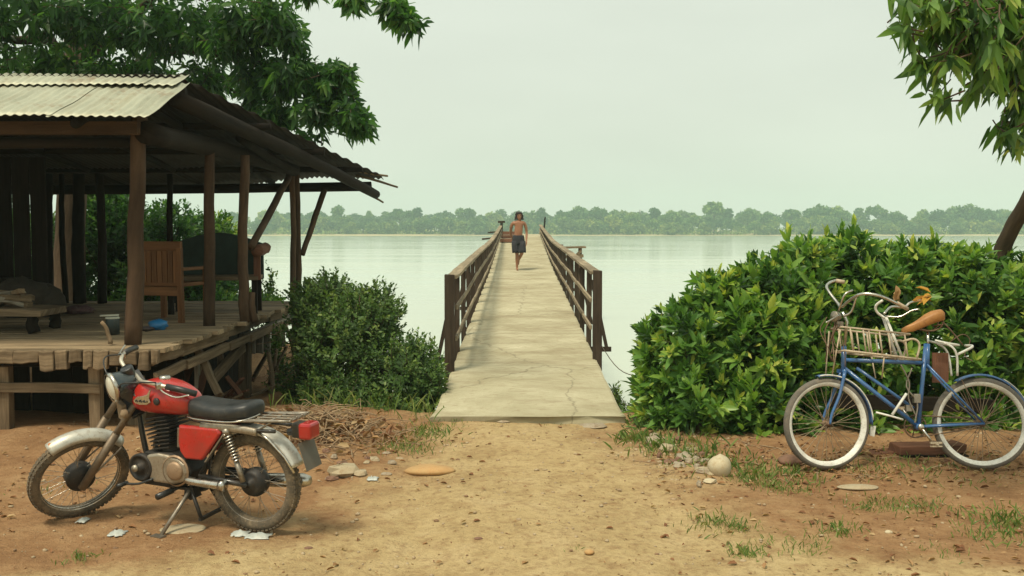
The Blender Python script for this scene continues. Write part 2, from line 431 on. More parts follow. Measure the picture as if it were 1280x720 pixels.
# ------------------------------------------------------------------ footbridge
DECKP = [(9.45, 0.055), (12.4, 0.145), (20, 0.40), (28.5, 0.665), (36, 1.02), (43.8, 1.43), (48, 1.60)]
def deck_z(y): return float(np.interp(y, [p[0] for p in DECKP], [p[1] for p in DECKP]))
def deck_cx(y): return 0.157 + (y - 9.5) * 0.0068
def m_concrete():
    m, n, b = mat_new("worn_concrete"); o = ocoord(n)
    f = noise(n, o, 1.1, 8, 0.72); g = noise(n, o, 9, 6, 0.7); s = noise(n, vmul(n, o, (0.7, 2.2, 1)), 0.9, 6, 0.7)
    c = ramp(n, f, [(0.3, (0.29, 0.255, 0.155)), (0.5, (0.41, 0.375, 0.25)), (0.7, (0.53, 0.495, 0.345))])
    c = mix(n, ramp(n, g, [(0.50, 0.0), (0.72, 0.6)]), c, (0.24, 0.185, 0.105))
    c = mix(n, ramp(n, s, [(0.50, 0.0), (0.66, 0.7)]), c, (0.25, 0.20, 0.12))
    a = N(n, "Attribute", attribute_name="grain").outputs["Vector"]; sp = N(n, "SeparateXYZ"); n.links.new(a, sp.inputs[0])
    e = N(n, "Math", operation='ADD'); n.links.new(sp.outputs[1], e.inputs[0])
    k = N(n, "Math", operation='MULTIPLY'); n.links.new(noise(n, o, 2.2, 6, 0.75), k.inputs[0]); k.inputs[1].default_value = 0.55; n.links.new(k.outputs[0], e.inputs[1])
    c = mix(n, ramp(n, e.outputs[0], [(1.07, 0.0), (1.27, 0.8)]), c, (0.13, 0.095, 0.05))    # moss and dirt gathered along the kerbs
    vo = N(n, "TexVoronoi", feature='DISTANCE_TO_EDGE'); vo.inputs["Scale"].default_value = 0.38
    wv = N(n, "VectorMath", operation='ADD'); n.links.new(vmul(n, o, (1, .55, 1)), wv.inputs[0])
    nz = N(n, "TexNoise"); nz.inputs["Scale"].default_value = 3.0; nz.inputs["Detail"].default_value = 5; n.links.new(o, nz.inputs["Vector"]); n.links.new(vmul(n, nz.outputs["Color"], (.35, .35, .35)), wv.inputs[1]); n.links.new(wv.outputs[0], vo.inputs["Vector"])
    c = mix(n, ramp(n, vo.outputs["Distance"], [(0.0, 0.5), (0.006, 0.0)]), c, (0.10, 0.08, 0.05))          # cracks
    so = N(n, "SeparateXYZ"); n.links.new(o, so.inputs[0])
    md = N(n, "Math", operation='PINGPONG'); n.links.new(so.outputs[1], md.inputs[0]); md.inputs[1].default_value = 1.45
    c = mix(n, ramp(n, md.outputs[0], [(0.0, 0.55), (0.014, 0.0)]), c, (0.11, 0.085, 0.05))                    # slab joints
    c = mix(n, ramp(n, noise(n, o, 0.45, 5, 0.6), [(0.5, 0.0), (0.68, 0.4)]), c, (0.30, 0.255, 0.16))         # damp stains
    n.links.new(c, b.inputs["Base Color"]); b.inputs["Roughness"].default_value = 0.9; b.inputs["Specular IOR Level"].default_value = 0.2
    bump(n, b, g, 0.45, 0.012); return m
M_CONC = m_concrete()
def build_bridge():
    t = thing("footbridge", "long narrow footbridge with a pale worn concrete deck and dark timber railings over the lake", "footbridge", (0.157, 9.45, 0))
    t_off = Vector((-0.157, -9.45, 0))
    def mb(): return MB(Matrix.Translation(t_off))
    b = mb(); HW = 0.915
    ys = np.arange(9.45, 48.01, 0.35); rows, gr = [], []
    for i, y in enumerate(ys):
        z = deck_z(y); cx = deck_cx(y); jl, jr = rng.uniform(-.007, .007), rng.uniform(-.007, .007)
        sag = rng.uniform(-.006, .006); fx = 0.03 if y < 9.7 else 0
        yy = y if i else None
        U = [-1, -.97, -.6, -.2, .2, .6, .97, 1]
        top = [(cx + u * (HW + fx) + (jl if u < -.9 else jr if u > .9 else 0), y + (rng.uniform(-.035, .03) if i == 0 else 0), z + sag + (-.012 if abs(u) == 1 else 0) + rng.uniform(-.003, .003)) for u in U]
        bot = [(cx + HW, y, z - 0.13), (cx - HW, y, z - 0.13)]
        rows.append(top[::1] + bot); gr.append([(y, abs(u), 0) for u in U] + [(y, .6, 0), (y, .6, 0)])
    rows = [r[::-1] for r in rows]; gr = [g[::-1] for g in gr]
    b.grid(rows, gr, False, True, True); b.build("deck", M_CONC, t)
    def hgt(y): return max(0.52, 1.14 - (y - 11.9) * 0.0195)
    for side in (-1, 1):
        ystart = 11.95 if side < 0 else 12.9; off = 0.90
        ys = [ystart] + [ystart + 1.55 * k for k in range(1, 22) if ystart + 1.55 * k < 46]
        q = mb()
        def at(y, h): return Vector((deck_cx(y) + side * off, y, deck_z(y) + h))
        tops = [at(y, hgt(y)) for y in ys]
        for a, c in zip(tops, tops[1:]):
            q.bar(a, c + (c - a) * .01, 0.135, 0.045, (0, 0, 1), 0.006, 2)
        rail = q.build("railing", W_RAILTOP, t, 0.006)
        for fr in (0.36, 0.68):
            q = mb()
            for a, c in zip(ys, ys[1:]):
                q.bar(at(a, hgt(a) * fr + rng.uniform(-.015, .015)) - Vector((side * .055, 0, 0)), at(c, hgt(c) * fr + rng.uniform(-.015, .015)) - Vector((side * .055, 0, 0)), 0.03, 0.055, (0, 0, 1), 0.004, 2)
            q.build("mid_rail", W_RAILTOP, rail, 0.004)
        for i, y in enumerate(ys):
            q = mb(); big = 0.115 if i == 0 else 0.072
            p = at(y, -0.16); h = at(y, hgt(y) + (0.03 if i == 0 else -0.028))
            q.bar(p + Vector((side * .03, 0, 0)), h + Vector((side * .03 + rng.uniform(-.01, .01), 0, 0)), big, big, (0, 1, 0), 0.004, 3)
            q.build("post", W_RAIL, rail, 0.006)
            if i % 2 == 1 and i < 14:                    # raking strut outside the post
                q = mb(); q.bar(at(y, -.14) + Vector((side * .30, 0, 0)), at(y, hgt(y) * .82) + Vector((side * .07, 0, 0)), .05, .05, (0, 1, 0), .003, 2)
                q.bar(at(y, -.12) + Vector((side * .02, 0.03, 0)), at(y, -.12) + Vector((side * .36, 0.03, 0)), .05, .07)
                q.build("strut", W_RAIL, rail)
        q = mb()
        for a, c in zip(ys, ys[1:]): q.bar(at(a, -.215) - Vector((side * .12, 0, 0)), at(c, -.215) - Vector((side * .12, 0, 0)), .12, .16)
        q.build("side_beam", W_RAIL, t)
    for y in np.arange(12.5, 47, 4.2):
        for s in (-1, 1):
            q = mb(); q.log((deck_cx(y) + s * .72, y, -3.2), (deck_cx(y) + s * .7, y, deck_z(y) - .14), .10, .09); q.build("pile", W_DARK, t)
        q = mb(); q.bar((deck_cx(y) - .95, y + .12, deck_z(y) - .33), (deck_cx(y) + .95, y + .12, deck_z(y) - .33), .1, .14); q.build("crossbeam", W_RAIL, t)
build_bridge()

def far_bits():
    y = 41.0; z = deck_z(y)
    t = thing("timber_step", "brown timber box step on the bridge deck behind the walking person", "step", (deck_cx(y) - .42, y, z))
    for i in range(3):
        q = MB(); q.bar((-.44 + .05 * i, 0, .09 + .15 * i), (.44, 0, .09 + .15 * i), .5 - .12 * i, .135, jit=.006); q.build("board", W_RED, t, .006)
    y = 44.5; z = deck_z(y)
    t = thing("end_post", "squat flat-capped post at the far end of the left railing", "post", (deck_cx(y) - .86, y, z))
    q = MB(); q.bar((0, 0, -.1), (0, 0, .66), .12, .12, (0, 1, 0)); q.build("shaft", W_RAIL, t)
    q = MB(); q.bar((-.16, 0, .70), (.16, 0, .70), .3, .09); q.build("cap", W_RAIL, t)
    t = thing("leaning_stake", "thin dark stake leaning above the far end of the right railing", "stake", (deck_cx(y) + .95, y, z))
    q = MB(); q.log((0, 0, -.2), (.14, 0, .92), .06, .03); q.build("shaft", W_DARK, t)
    # landing frame in the water outside the right railing
    y = 31.5; x0 = deck_cx(y) + 1.25
    t = thing("mooring_stand", "weathered timber mooring frame standing in the water outside the right railing", "frame", (x0, y, 0))
    for dx in (0, .62):
        for dy in (0, .7):
            q = MB(); q.log((dx, dy, -3), (dx + rng.uniform(-.03, .03), dy, 1.30 + rng.uniform(-.06, .06)), .06, .05); q.build("leg", W_POLE, t)
    q = MB()
    for k in range(4): q.bar((-.12, k * .23, 1.25), (.78, k * .23 + .02, 1.27), .16, .05, jit=.01)
    q.build("top_boards", W_OLD, t)
    q = MB(); q.bar((-.05, -.07, .95), (.7, -.07, 1.0), .04, .1); q.bar((0, -.07, .6), (.62, -.07, 1.15), .04, .08); q.build("brace", W_OLD, t)
    for (px, py, y, lab) in ((605, 299, 33, "splintered board sticking out of the left railing, lower of two"), (612, 291, 37.5, "splintered board sticking out of the left railing, upper of two")):
        p = P(px, py, y); t = thing("loose_board", lab, "board", p)
        q = MB(); q.bar((-.06, 0, 0), (.22, .05, .03), .10, .05, jit=.01, seg=2); q.build("plank", W_RAIL, t)
    a, c = P(752, 432, 13.6), P(800, 470, 11.2)
    q = MB(); q.tube([a.lerp(c, i / 8) - Vector((0, 0, .12 * sin(pi * i / 8))) for i in range(9)], .006, 5)
    tag(q.build("mooring_rope", plain("rope", (.12, .10, .07), .9)), "thin slack mooring rope from the right railing down to the hedge", "rope")
far_bits()

# ------------------------------------------------------------------ pavilion
DZ = 0.80                                              # floor height
def build_hut():
    t = thing("pavilion", "open timber pavilion on stilts with a corrugated metal roof at the lake edge", "pavilion", (-5.5, 11, 0))
    T = Matrix.Translation((5.5, -11, 0))
    def mb(): return MB(T)
    XL, XR, Y0, Y1 = -9.4, -3.08, 8.68, 14.3
    # floor boards run along x; their ragged ends make the right edge
    q = mb(); y = Y0 + .02
    while y < Y1:
        wd = rng.uniform(.15, .24); xr = XR + rng.uniform(-.07, .07) + (y - Y0) * 0.004
        q.bar((XL, y + wd / 2, DZ - .022 + rng.uniform(-.006, .004)), (xr, y + wd / 2, DZ - .022 + rng.uniform(-.006, .004)), wd - .012, .044, (0, 0, 1), .004, 8)
        y += wd
    q.build("floor_boards", W_DECK, t, .004)
    # thick ragged front board ends
    q = mb(); x = -9.4
    while x < XR - .05:
        wd = rng.uniform(.09, .27); h = rng.uniform(.10, .20)
        q.bar((x + .006, Y0 - .03, DZ - .01 - h / 2), (min(x + wd, XR) - .006, Y0 - .03 + rng.uniform(-.015, .015), DZ - .01 - h / 2 + rng.uniform(-.006, .006)), .07, h, (0, 0, 1), .010, 3)
        x += wd
    q.build("front_edge", W_OLD, t, .012)
    q = mb()
    y = Y0
    while y < Y1 - .1:
        l = rng.uniform(.7, 1.5); y2 = min(y + l, Y1)
        q.bar((XR - .10, y, DZ - .10), (XR - .10 + rng.uniform(-.02, .02), y2 - .01, DZ - .10), .06, rng.uniform(.10, .15), (0, 0, 1), .008, 3)
        q.bar((XR - .05, y, DZ - .255), (XR - .06, y2 - .03, DZ - .245), .05, .09, (0, 0, 1), .008, 2); y = y2
    q.build("side_edge", W_OLD, t, .008)
    q = mb()
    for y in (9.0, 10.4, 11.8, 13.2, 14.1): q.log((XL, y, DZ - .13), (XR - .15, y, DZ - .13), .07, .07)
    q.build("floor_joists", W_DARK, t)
    q = mb(); x = -9.2  # added dark boards, standing in for the shade under the floor
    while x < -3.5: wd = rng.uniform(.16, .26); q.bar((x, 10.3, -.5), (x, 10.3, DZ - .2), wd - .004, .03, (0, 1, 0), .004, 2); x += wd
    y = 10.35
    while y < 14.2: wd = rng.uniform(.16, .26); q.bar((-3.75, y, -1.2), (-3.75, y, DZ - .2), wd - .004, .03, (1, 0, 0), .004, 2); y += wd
    q.build("shade_boards", W_DARK, t)
    # under-frame, front
    for px in (8, 121, -150):
        g = P(px, 460, 8.85); q = mb(); q.bar((g.x, 8.83, -.3), (g.x, 8.83, DZ - .17), .10, .10, (0, 1, 0), .006, 3); q.build("stilt", W_OLD, t, .006)
    a = P(-160, 482, 8.76); c = P(126, 486, 8.76); q = mb(); q.bar(a, c, .05, .085, (0, 0, 1), .006, 5); q.build("front_rail", W_OLD, t, .005)
    # under-frame, right side, boards and struts seen over the motorcycle
    def bar(name, p, r, wd, th, mat=W_OLD, seg=3, up=(1, 0, 0)):
        q = mb(); q.bar(p, r, wd, th, up, .008, seg); return q.build(name, mat, t, .006)
    bar("stilt", P(307, 424, 12.1) , P(306, 520, 12.1) - Vector((0, 0, .4)), .17, .12)
    bar("stilt", P(371, 385, 14.1), P(373, 520, 14.1) - Vector((0, 0, .4)), .14, .12)
    bar("stilt", P(170, 470, 9.1), P(170, 560, 9.1) - Vector((0, 0, .2)), .14, .12)
    bar("strut", P(246, 434, 10.3), P(274, 494, 10.1), .14, .07)
    bar("strut", P(304, 433, 11.8), P(266, 474, 10.75), .12, .06)
    bar("strut", P(275, 421, 11.3), P(276, 462, 11.2), .085, .06)
    bar("strut", P(284, 472, 11.2), P(302, 496, 11.0), .07, .05, W_RED)
    bar("side_panel", P(246, 444, 10.5), P(247, 500, 10.5) - Vector((0, 0, .2)), .36, .035, W_GREY, 3, (1, .25, 0))
    for k in range(5):
        px = 315 + k * 9.5; d = 12.2 + k * .33
        bar("cladding_board", P(px, 421 - k * 3.6, d), P(px, 444 - k * 2.7 + rng.uniform(-2, 2), d), .11, .025, W_GREY, 2, (.35, 1, 0))
    bar("side_rail", P(310, 419, 12.1), P(362, 396, 14.0), .09, .05, W_GREY, 4, (0, 0, 1))
    bar("strut", P(352, 402, 13.4), P(342, 452, 13.2), .06, .04); bar("strut", P(356, 402, 13.5), P(372, 452, 13.9), .05, .04)
    for k in range(7):
        bar("slat", P(338 + rng.uniform(-4, 4), 470 + k * 7, 12.6), P(368 + rng.uniform(-2, 4), 455 + k * 8.5, 13.4), .05, .03, W_OLD, 2, (0, 0, 1))
    bar("slat", P(336, 440, 12.5), P(344, 508, 12.4), .12, .03, W_OLD, 3); bar("slat", P(346, 436, 12.7), P(337, 500, 12.5), .08, .03, W_OLD, 3)
    # posts carrying the roof
    def post(b_, t_, r, mat=W_POLE, bend=.03):
        q = mb(); q.log(b_, t_, r * 1.06, r * .9, 12, bend, 9); q.build("roof_post", mat, t)
    p1 = P(167, 434, 8.97); post((p1.x, p1.y, DZ - .02), P(174, 146, 8.97), .073)
    p2 = P(262, 408, 10.75); post((p2.x, p2.y, DZ - .02), P(262, 176, 10.75), .060)
    p3 = P(306, 403, 11.35); post((p3.x, p3.y, DZ - .02), P(307, 194, 11.35), .056)
    q = mb(); q.log((p3.x + .1, p3.y + .05, DZ - .02), (p3.x + .07, p3.y + .05, DZ + .32), .045, .035); q.build("post_stub", W_POLE, t)
    p4 = P(365, 379, 14.0); post((p4.x, p4.y, DZ - .25), P(365, 208, 14.0), .042)
    p5 = P(372, 378, 14.15); post((p5.x, p5.y, DZ - .25), P(371, 212, 14.15), .046)
    for px, r in ((62, .06), (100, .085), (128, .06), (82, .04), (-60, .08), (215, .045)):
        b_ = P(px, 380, 14.0); post((b_.x, b_.y, DZ), (b_.x + rng.uniform(-.05, .05), b_.y, 2.62), r, W_DARK)
    b_ = P(-80, 430, 9.0); post((b_.x, b_.y, DZ), (b_.x, b_.y, 2.7), .07)
    # beams
    q = mb(); e = P(174, 160, 8.86); q.bar((-9.3, 8.86, e.z + .01), e, .09, .115, (0, 0, 1), .006, 8); q.build("eave_beam", W_POLE, t, .006)
    q = mb(); q.log((-9.3, 9.1, 2.60), P(160, 178, 9.1), .06, .05, bend=.05); q.build("tie_beam", W_DARK, t)
    q = mb(); q.log(P(180, 166, 8.9), P(369, 213, 14.0), .105, .085, 12, .09, 10); q.build("wall_plate", W_DARK, t)
    q = mb(); q.log(P(216, 122, 9.45), P(470, 243, 15.5), .085, .07, 12, .03, 10); q.build("verge_rafter", W_DARK, t)
    q = mb(); q.log(P(300, 172, 11.2), P(368, 212, 13.4), .06, .05, 10, .05); q.build("verge_rafter", W_DARK, t)
    q = mb(); a = P(408, 238, 15.3); q.log((-9.3, 15.3, 2.45), (-2.16, 15.3, 2.50), .075, .07, 10, .05, 10); q.build("rear_plate", W_DARK, t)
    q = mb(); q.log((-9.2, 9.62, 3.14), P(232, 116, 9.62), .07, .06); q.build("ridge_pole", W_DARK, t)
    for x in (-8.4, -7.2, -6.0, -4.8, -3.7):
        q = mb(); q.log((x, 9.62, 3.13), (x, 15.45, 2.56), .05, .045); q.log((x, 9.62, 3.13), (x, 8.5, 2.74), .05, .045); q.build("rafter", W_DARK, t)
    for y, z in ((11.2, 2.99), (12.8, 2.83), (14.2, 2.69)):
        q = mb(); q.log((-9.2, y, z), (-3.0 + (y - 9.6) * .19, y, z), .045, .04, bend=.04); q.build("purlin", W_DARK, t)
    q = mb(); q.log(P(406, 238, 14.9), P(378, 318, 14.15), .045, .04, bend=.02); q.build("brace", W_POLE, t)
    q = mb(); q.log(P(363, 217, 14.0), P(314, 309, 11.5), .045, .045, bend=.02); q.build("brace", W_POLE, t)
    for a, c in ((P(440, 212, 15.0), P(484, 220, 15.6)), (P(446, 219, 15.2), P(497, 234, 15.7)), (P(430, 226, 15.2), P(479, 253, 15.9))):
        q = mb(); q.log(a, c, .022, .016, 6); q.build("roof_stick", W_OLD, t)
    # plank wall closing the left of the room
    q = mb(); x = -9.3
    while x < -5.80:
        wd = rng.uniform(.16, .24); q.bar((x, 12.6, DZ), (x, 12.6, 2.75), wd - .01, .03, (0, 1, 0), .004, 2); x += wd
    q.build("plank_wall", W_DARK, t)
    q = mb(); y = 9.0  # unseen left side wall, added to keep light out of the room
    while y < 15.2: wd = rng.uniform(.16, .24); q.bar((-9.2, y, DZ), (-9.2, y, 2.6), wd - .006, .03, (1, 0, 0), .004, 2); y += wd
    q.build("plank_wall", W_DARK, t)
    # roof sheets
    PITCHW = 0.080
    def sheet(name, x0, x1, ya, yb, zf, mat, rowsn=8, amp=.0075):
        q = mb(); cols = []
        n = int((x1 - x0) / PITCHW * 6)
        for i in range(n + 1):
            x = x0 + (x1 - x0) * i / n; A, B = ya(x), yb(x)
            cols.append([(x, A + (B - A) * j / rowsn, zf(x, A + (B - A) * j / rowsn) + amp * sin(2 * pi * x / PITCHW) + .010 * sin(x * 2.1 + j * .9) * sin(x * .7 + j * .4)) for j in range(rowsn + 1)])
        q.grid(cols); o = q.build(name, mat, t); s = o.modifiers.new("thick", 'SOLIDIFY'); s.thickness = .003; return o
    rag = [rng.uniform(-.035, .035) for _ in range(64)]
    xr = lambda y: -3.18 + (y - 8.4) * .0
    def front_z(x, y): return 2.79 + (y - 8.38) * .39
    # lower course then the ridge course lapping over it
    x = -9.4; i = 0
    while x < -3.05:
        x2 = min(x + .92, -3.02)
        sheet("roof_sheet", x, x2 + .05 if x2 < -3.03 else x2, lambda xx, k=rag[i]: 8.36 + k * .6, lambda xx: 9.44, lambda xx, yy, k=rag[i + 9]: front_z(xx, yy) + .008 * (i % 2) + k * .05, M_ROOF); x = x2; i += 1
    x = -9.4
    while x < -3.1:
        x2 = min(x + 1.5, -3.1)
        sheet("ridge_sheet", x, x2, lambda xx, k=rag[i]: 9.29 + k * .5, lambda xx: 9.68, lambda xx, yy, k=rag[i]: front_z(xx, yy) + .034 + k * .1, M_ROOF, 3); x = x2; i += 1
    def rear_z(x, y): return 3.30 - (y - 9.6) * (0.105) - .012 * max(0, x + 3.3) - .15 * min(1, max(0, (-3.1 - x) / 1.5)) * (y - 9.6) / 6
    def rear_start(x): return 9.58 if x < -3.18 else 9.58 + (x + 3.18) / 1.20 * 6.0
    sheet("rear_roof_sheet", -9.4, -2.02, rear_start, lambda x: 15.72 + .03 * sin(x * 9), rear_z, M_ROOFSHADE, 14, .014)
    return t
build_hut()

def furniture():
    # armchair of varnished wood, back to the camera
    g = P(186, 404, 11.15); t = thing("wooden_armchair", "varnished wooden armchair with a plank back, turned away from the camera", "armchair", (g.x + .12, g.y, DZ), (0, 0, R(-14)))
    q = MB(); q.bar((-.27, 0, .62), (.27, 0, .62), .03, .42, (0, 0, 1), .002, 2)
    q.build("backrest", W_CHAIR, t, .005)
    q = MB(); q.bar((-.30, -.01, .86), (.30, -.01, .86), .05, .10); q.build("top_rail", W_CHAIR, t, .006)
    q = MB(); q.bar((-.27, .28, .42), (.27, .28, .42), .52, .04); q.bar((-.27, .0, .35), (.27, .0, .35), .03, .10); q.build("seat", W_CHAIR, t, .006)
    for s in (-1, 1):
        q = MB(); q.bar((s * .28, 0, 0), (s * .28, -.02, .84), .06, .055, (0, 1, 0)); q.build("leg", W_CHAIR, t, .005)
        q = MB(); q.bar((s * .28, .52, 0), (s * .28, .52, .58), .06, .055, (0, 1, 0)); q.build("leg", W_CHAIR, t, .005)
        q = MB(); q.bar((s * .28, -.01, .60), (s * .28, .60, .60), .08, .035); q.build("armrest", W_CHAIR, t, .006)
    q = MB()
    for k in range(8): q.bar((-.235 + k * .067, -.022, .45), (-.235 + k * .067, -.022, .80), .055, .012, (0, 1, 0))
    q.build("back_slats", W_CHAIR, t)
    # settee with an arched dark green back
    g = P(272, 392, 12.6); M_GREEN = plain("faded_green_paint", (.012, .03, .022), .75, 0, .3, (.03, .03, .02), 5)
    t = thing("green_settee", "dark green settee with an arched back and rounded arm ends", "settee", (g.x - .02, 12.75, DZ), (0, 0, R(8)))
    q = MB(); n = 14; poly = [(-.56, .40)] + [(-.56 + 1.12 * i / n, .86 + .14 * sin(pi * i / n)) for i in range(n + 1)] + [(.56, .40)]
    q.prism(poly, .0, .07); q.build("backrest", M_GREEN, t, .015)
    q = MB(); q.bar((-.55, -.28, .44), (.55, -.28, .44), .56, .05); q.build("seat", W_OLD, t, .006)
    for s in (-1, 1):
        q = MB(); q.log((s * .55, -.62, .78), (s * .57, .12, .80), .075, .075); q.bar((s * .54, -.52, .42), (s * .54, -.52, .74), .08, .06, (0, 1, 0)); q.build("arm", W_RED, t)
        for y in (-.5, -.02):
            q = MB(); q.bar((s * .50, y, 0), (s * .50, y, .42), .065, .065, (0, 1, 0)); q.build("leg", W_DARK, t)
    # low table with firewood
    g = P(22, 410, 10.25); t = thing("low_table", "low rough table inside the pavilion heaped with split firewood", "table", (g.x, g.y, DZ))
    q = MB(); q.bar((-.62, 0, .20), (.38, 0, .20), .62, .07, (0, 0, 1), .012, 5); q.build("tabletop", W_OLD, t, .008)
    for sx in (-.5, .28):
        for sy in (-.22, .22):
            q = MB(); q.log((sx, sy, 0), (sx, sy, .17), .06, .055); q.build("leg", W_DARK, t)
    for k in range(9):
        a = rng.uniform(0, 3.1); c = Vector((g.x - .14 + rng.uniform(-.26, .28), g.y + rng.uniform(-.16, .16), DZ + .28 + .05 * (k // 3) + rng.uniform(0, .03)))
        d = Vector((cos(a) * .2, sin(a) * .16, rng.uniform(-.06, .10)))
        q = MB(); q.bar(c - d, c + d, rng.uniform(.05, .09), rng.uniform(.04, .07), (0, 0, 1), .012, 3)
        tag(q.build("firewood_log", W_OLD if k % 3 else W_GREY, None, .008), "split firewood log in the heap on the low table", "log", "firewood heaped on the low table")
    # bench at the back of the room
    g = P(-30, 396, 11.9); t = thing("dark_bench", "dark plank bench standing against the plank wall behind the firewood table", "bench", (-6.9, 12.2, DZ))
    q = MB(); q.bar((-.9, 0, .42), (.9, 0, .42), .4, .05); q.build("seat", W_DARK, t)
    for s in (-.8, .8):
        q = MB(); q.bar((s, 0, 0), (s, 0, .4), .34, .06, (0, 1, 0)); q.build("leg", W_DARK, t)
    # small things on the floor
    def crumple(name, c, r, mat, label, cat, sq=.7, jit=.22, n=14):
        q = MB(); q.ball((0, 0, r * sq * .9), r, 1.25, .9, sq, n, jit); o = q.build(name, mat); o.location = c; tag(o, label, cat); return o
    g = P(198, 412, 10.3); crumple("plastic_bag", (g.x, g.y, DZ), .082, plain("blue_plastic", (.02, .17, .38), .3, 0, .1), "crumpled bright blue plastic bag on the pavilion floor", "bag")
    g = P(182, 412, 10.2); crumple("rag", (g.x, g.y, DZ), .07, plain("dark_rag", (.05, .04, .045), .9), "dark crumpled rag beside the blue bag on the floor", "rag", .35)
    g = P(141, 412, 9.9); t = thing("paint_can", "small dark paint can with a light lid on the pavilion floor by the corner post", "can", (g.x, g.y, DZ))
    q = MB(); q.lathe([(.001, 0), (.065, 0), (.065, .15), (.06, .16)], (0, 0, 0)); q.build("body", plain("dark_tin", (.05, .07, .07), .5, .5), t)
    q = MB(); q.lathe([(.066, .155), (.07, .165), (.06, .175), (.001, .172)], (0, 0, 0)); q.bar((-.12, 0, .185), (.05, .03, .19), .05, .015); q.build("lid", plain("pale_tin", (.5, .5, .4), .5), t)
    g = P(98, 398, 12.3); crumple("cloth_heap", (g.x, g.y, DZ), .17, plain("printed_cloth", (.13, .05, .055), .9, 0, .6, (.25, .22, .2), 12), "low heap of dull red patterned cloth lying on the pavilion floor", "cloth", .3, .25)
    g = P(144, 404, 9.0)
    q = MB(); q.log((0, 0, .02), (-.07, -.02, .22), .022, .016, 7); o = q.build("broken_stick", W_OLD); o.location = (g.x, 8.9, DZ); tag(o, "short pale stick leaning beside the foot of the corner post", "stick")
    for k, (px, py, Y, r, lab) in enumerate(((28, 372, 11.8, .26, "dark lumpy sack slumped behind the firewood table, left of two"), (52, 376, 11.9, .22, "smaller dark lumpy sack slumped behind the firewood table, right of two"))):
        g = G(px, py); p = P(px, py, Y); crumple("sack", (p.x, Y, DZ), r, plain("dark_sacking", (.05, .04, .028), .95, 0, .5, (.02, .016, .012), 6), lab, "sack", .95, .12)
    for k in range(11):
        y = rng.uniform(10.2, 13.6); x = rng.uniform(-3.6, -3.0); z = ground_z(x, y) + .05; a = rng.uniform(-.6, 2.4); l = rng.uniform(.3, .7)
        q = MB(); q.bar((x, y, z), (x + cos(a) * l * .5, y + sin(a) * l * .6, z + rng.uniform(.05, .55)), rng.uniform(.05, .12), .025, (0, 0, 1), .008, 3)
        tag(q.build("broken_plank", W_OLD if k % 2 else W_RED, None, .004), "broken plank leaning in the debris under the pavilion floor", "plank", "broken planks under the pavilion")
    # boards and rubble on the ground under the front edge
    for (a, c, lab) in ((P(-40, 552, 8.55), P(74, 556, 8.5), "grey board lying on the earth under the pavilion front, nearest the front wheel"), (P(-60, 575, 8.1), P(30, 578, 8.05), "reddish board lying on the earth in front of the pavilion at the left edge")):
        q = MB(); q.bar(a, c, .20, .075, (0, 0, 1), .01, 4); tag(q.build("plank", W_OLD if "grey" in lab else W_RED, None, .008), lab, "plank")
furniture()

# ------------------------------------------------------------------ motorcycle
M_RUBBER = plain("dusty_rubber", (.085, .068, .046), .92, 0, .95, (.24, .18, .11), 13)
M_CHROME = plain("pitted_chrome", (.62, .60, .54), .22, 1.0, .55, (.22, .15, .09), 16)
M_STEEL = plain("dull_steel", (.32, .29, .24), .42, .8, .6, (.14, .09, .05), 14)
M_ALLOY = plain("engine_alloy", (.38, .34, .27), .42, .7, .6, (.17, .11, .06), 12)
M_BLACK = plain("black_enamel", (.012, .014, .016), .32, 0, .45, (.10, .075, .05), 10, .3)
M_ENGINE = plain("oily_cast_iron", (.022, .022, .022), .5, .3, .6, (.075, .055, .035), 12)
M_REDPAINT = plain("red_paint", (.40, .018, .014), .28, 0, .42, (.17, .07, .04), 7, .4)
M_SEAT = plain("black_vinyl", (.016, .018, .019), .38, 0, .35, (.08, .07, .055), 8)
M_FENDER = plain("silver_paint", (.58, .58, .52), .34, .4, .5, (.26, .20, .13), 7)
def m_lens(name, col, emis=0):
    m = plain(name, col, .12, 0, .15, (.15, .1, .06), 8, .5); return m
M_REDLENS = m_lens("red_lens", (.36, .012, .012)); M_AMBER = m_lens("amber_lens", (.45, .16, .05))
M_GLASS = m_lens("headlight_glass", (.62, .62, .52))

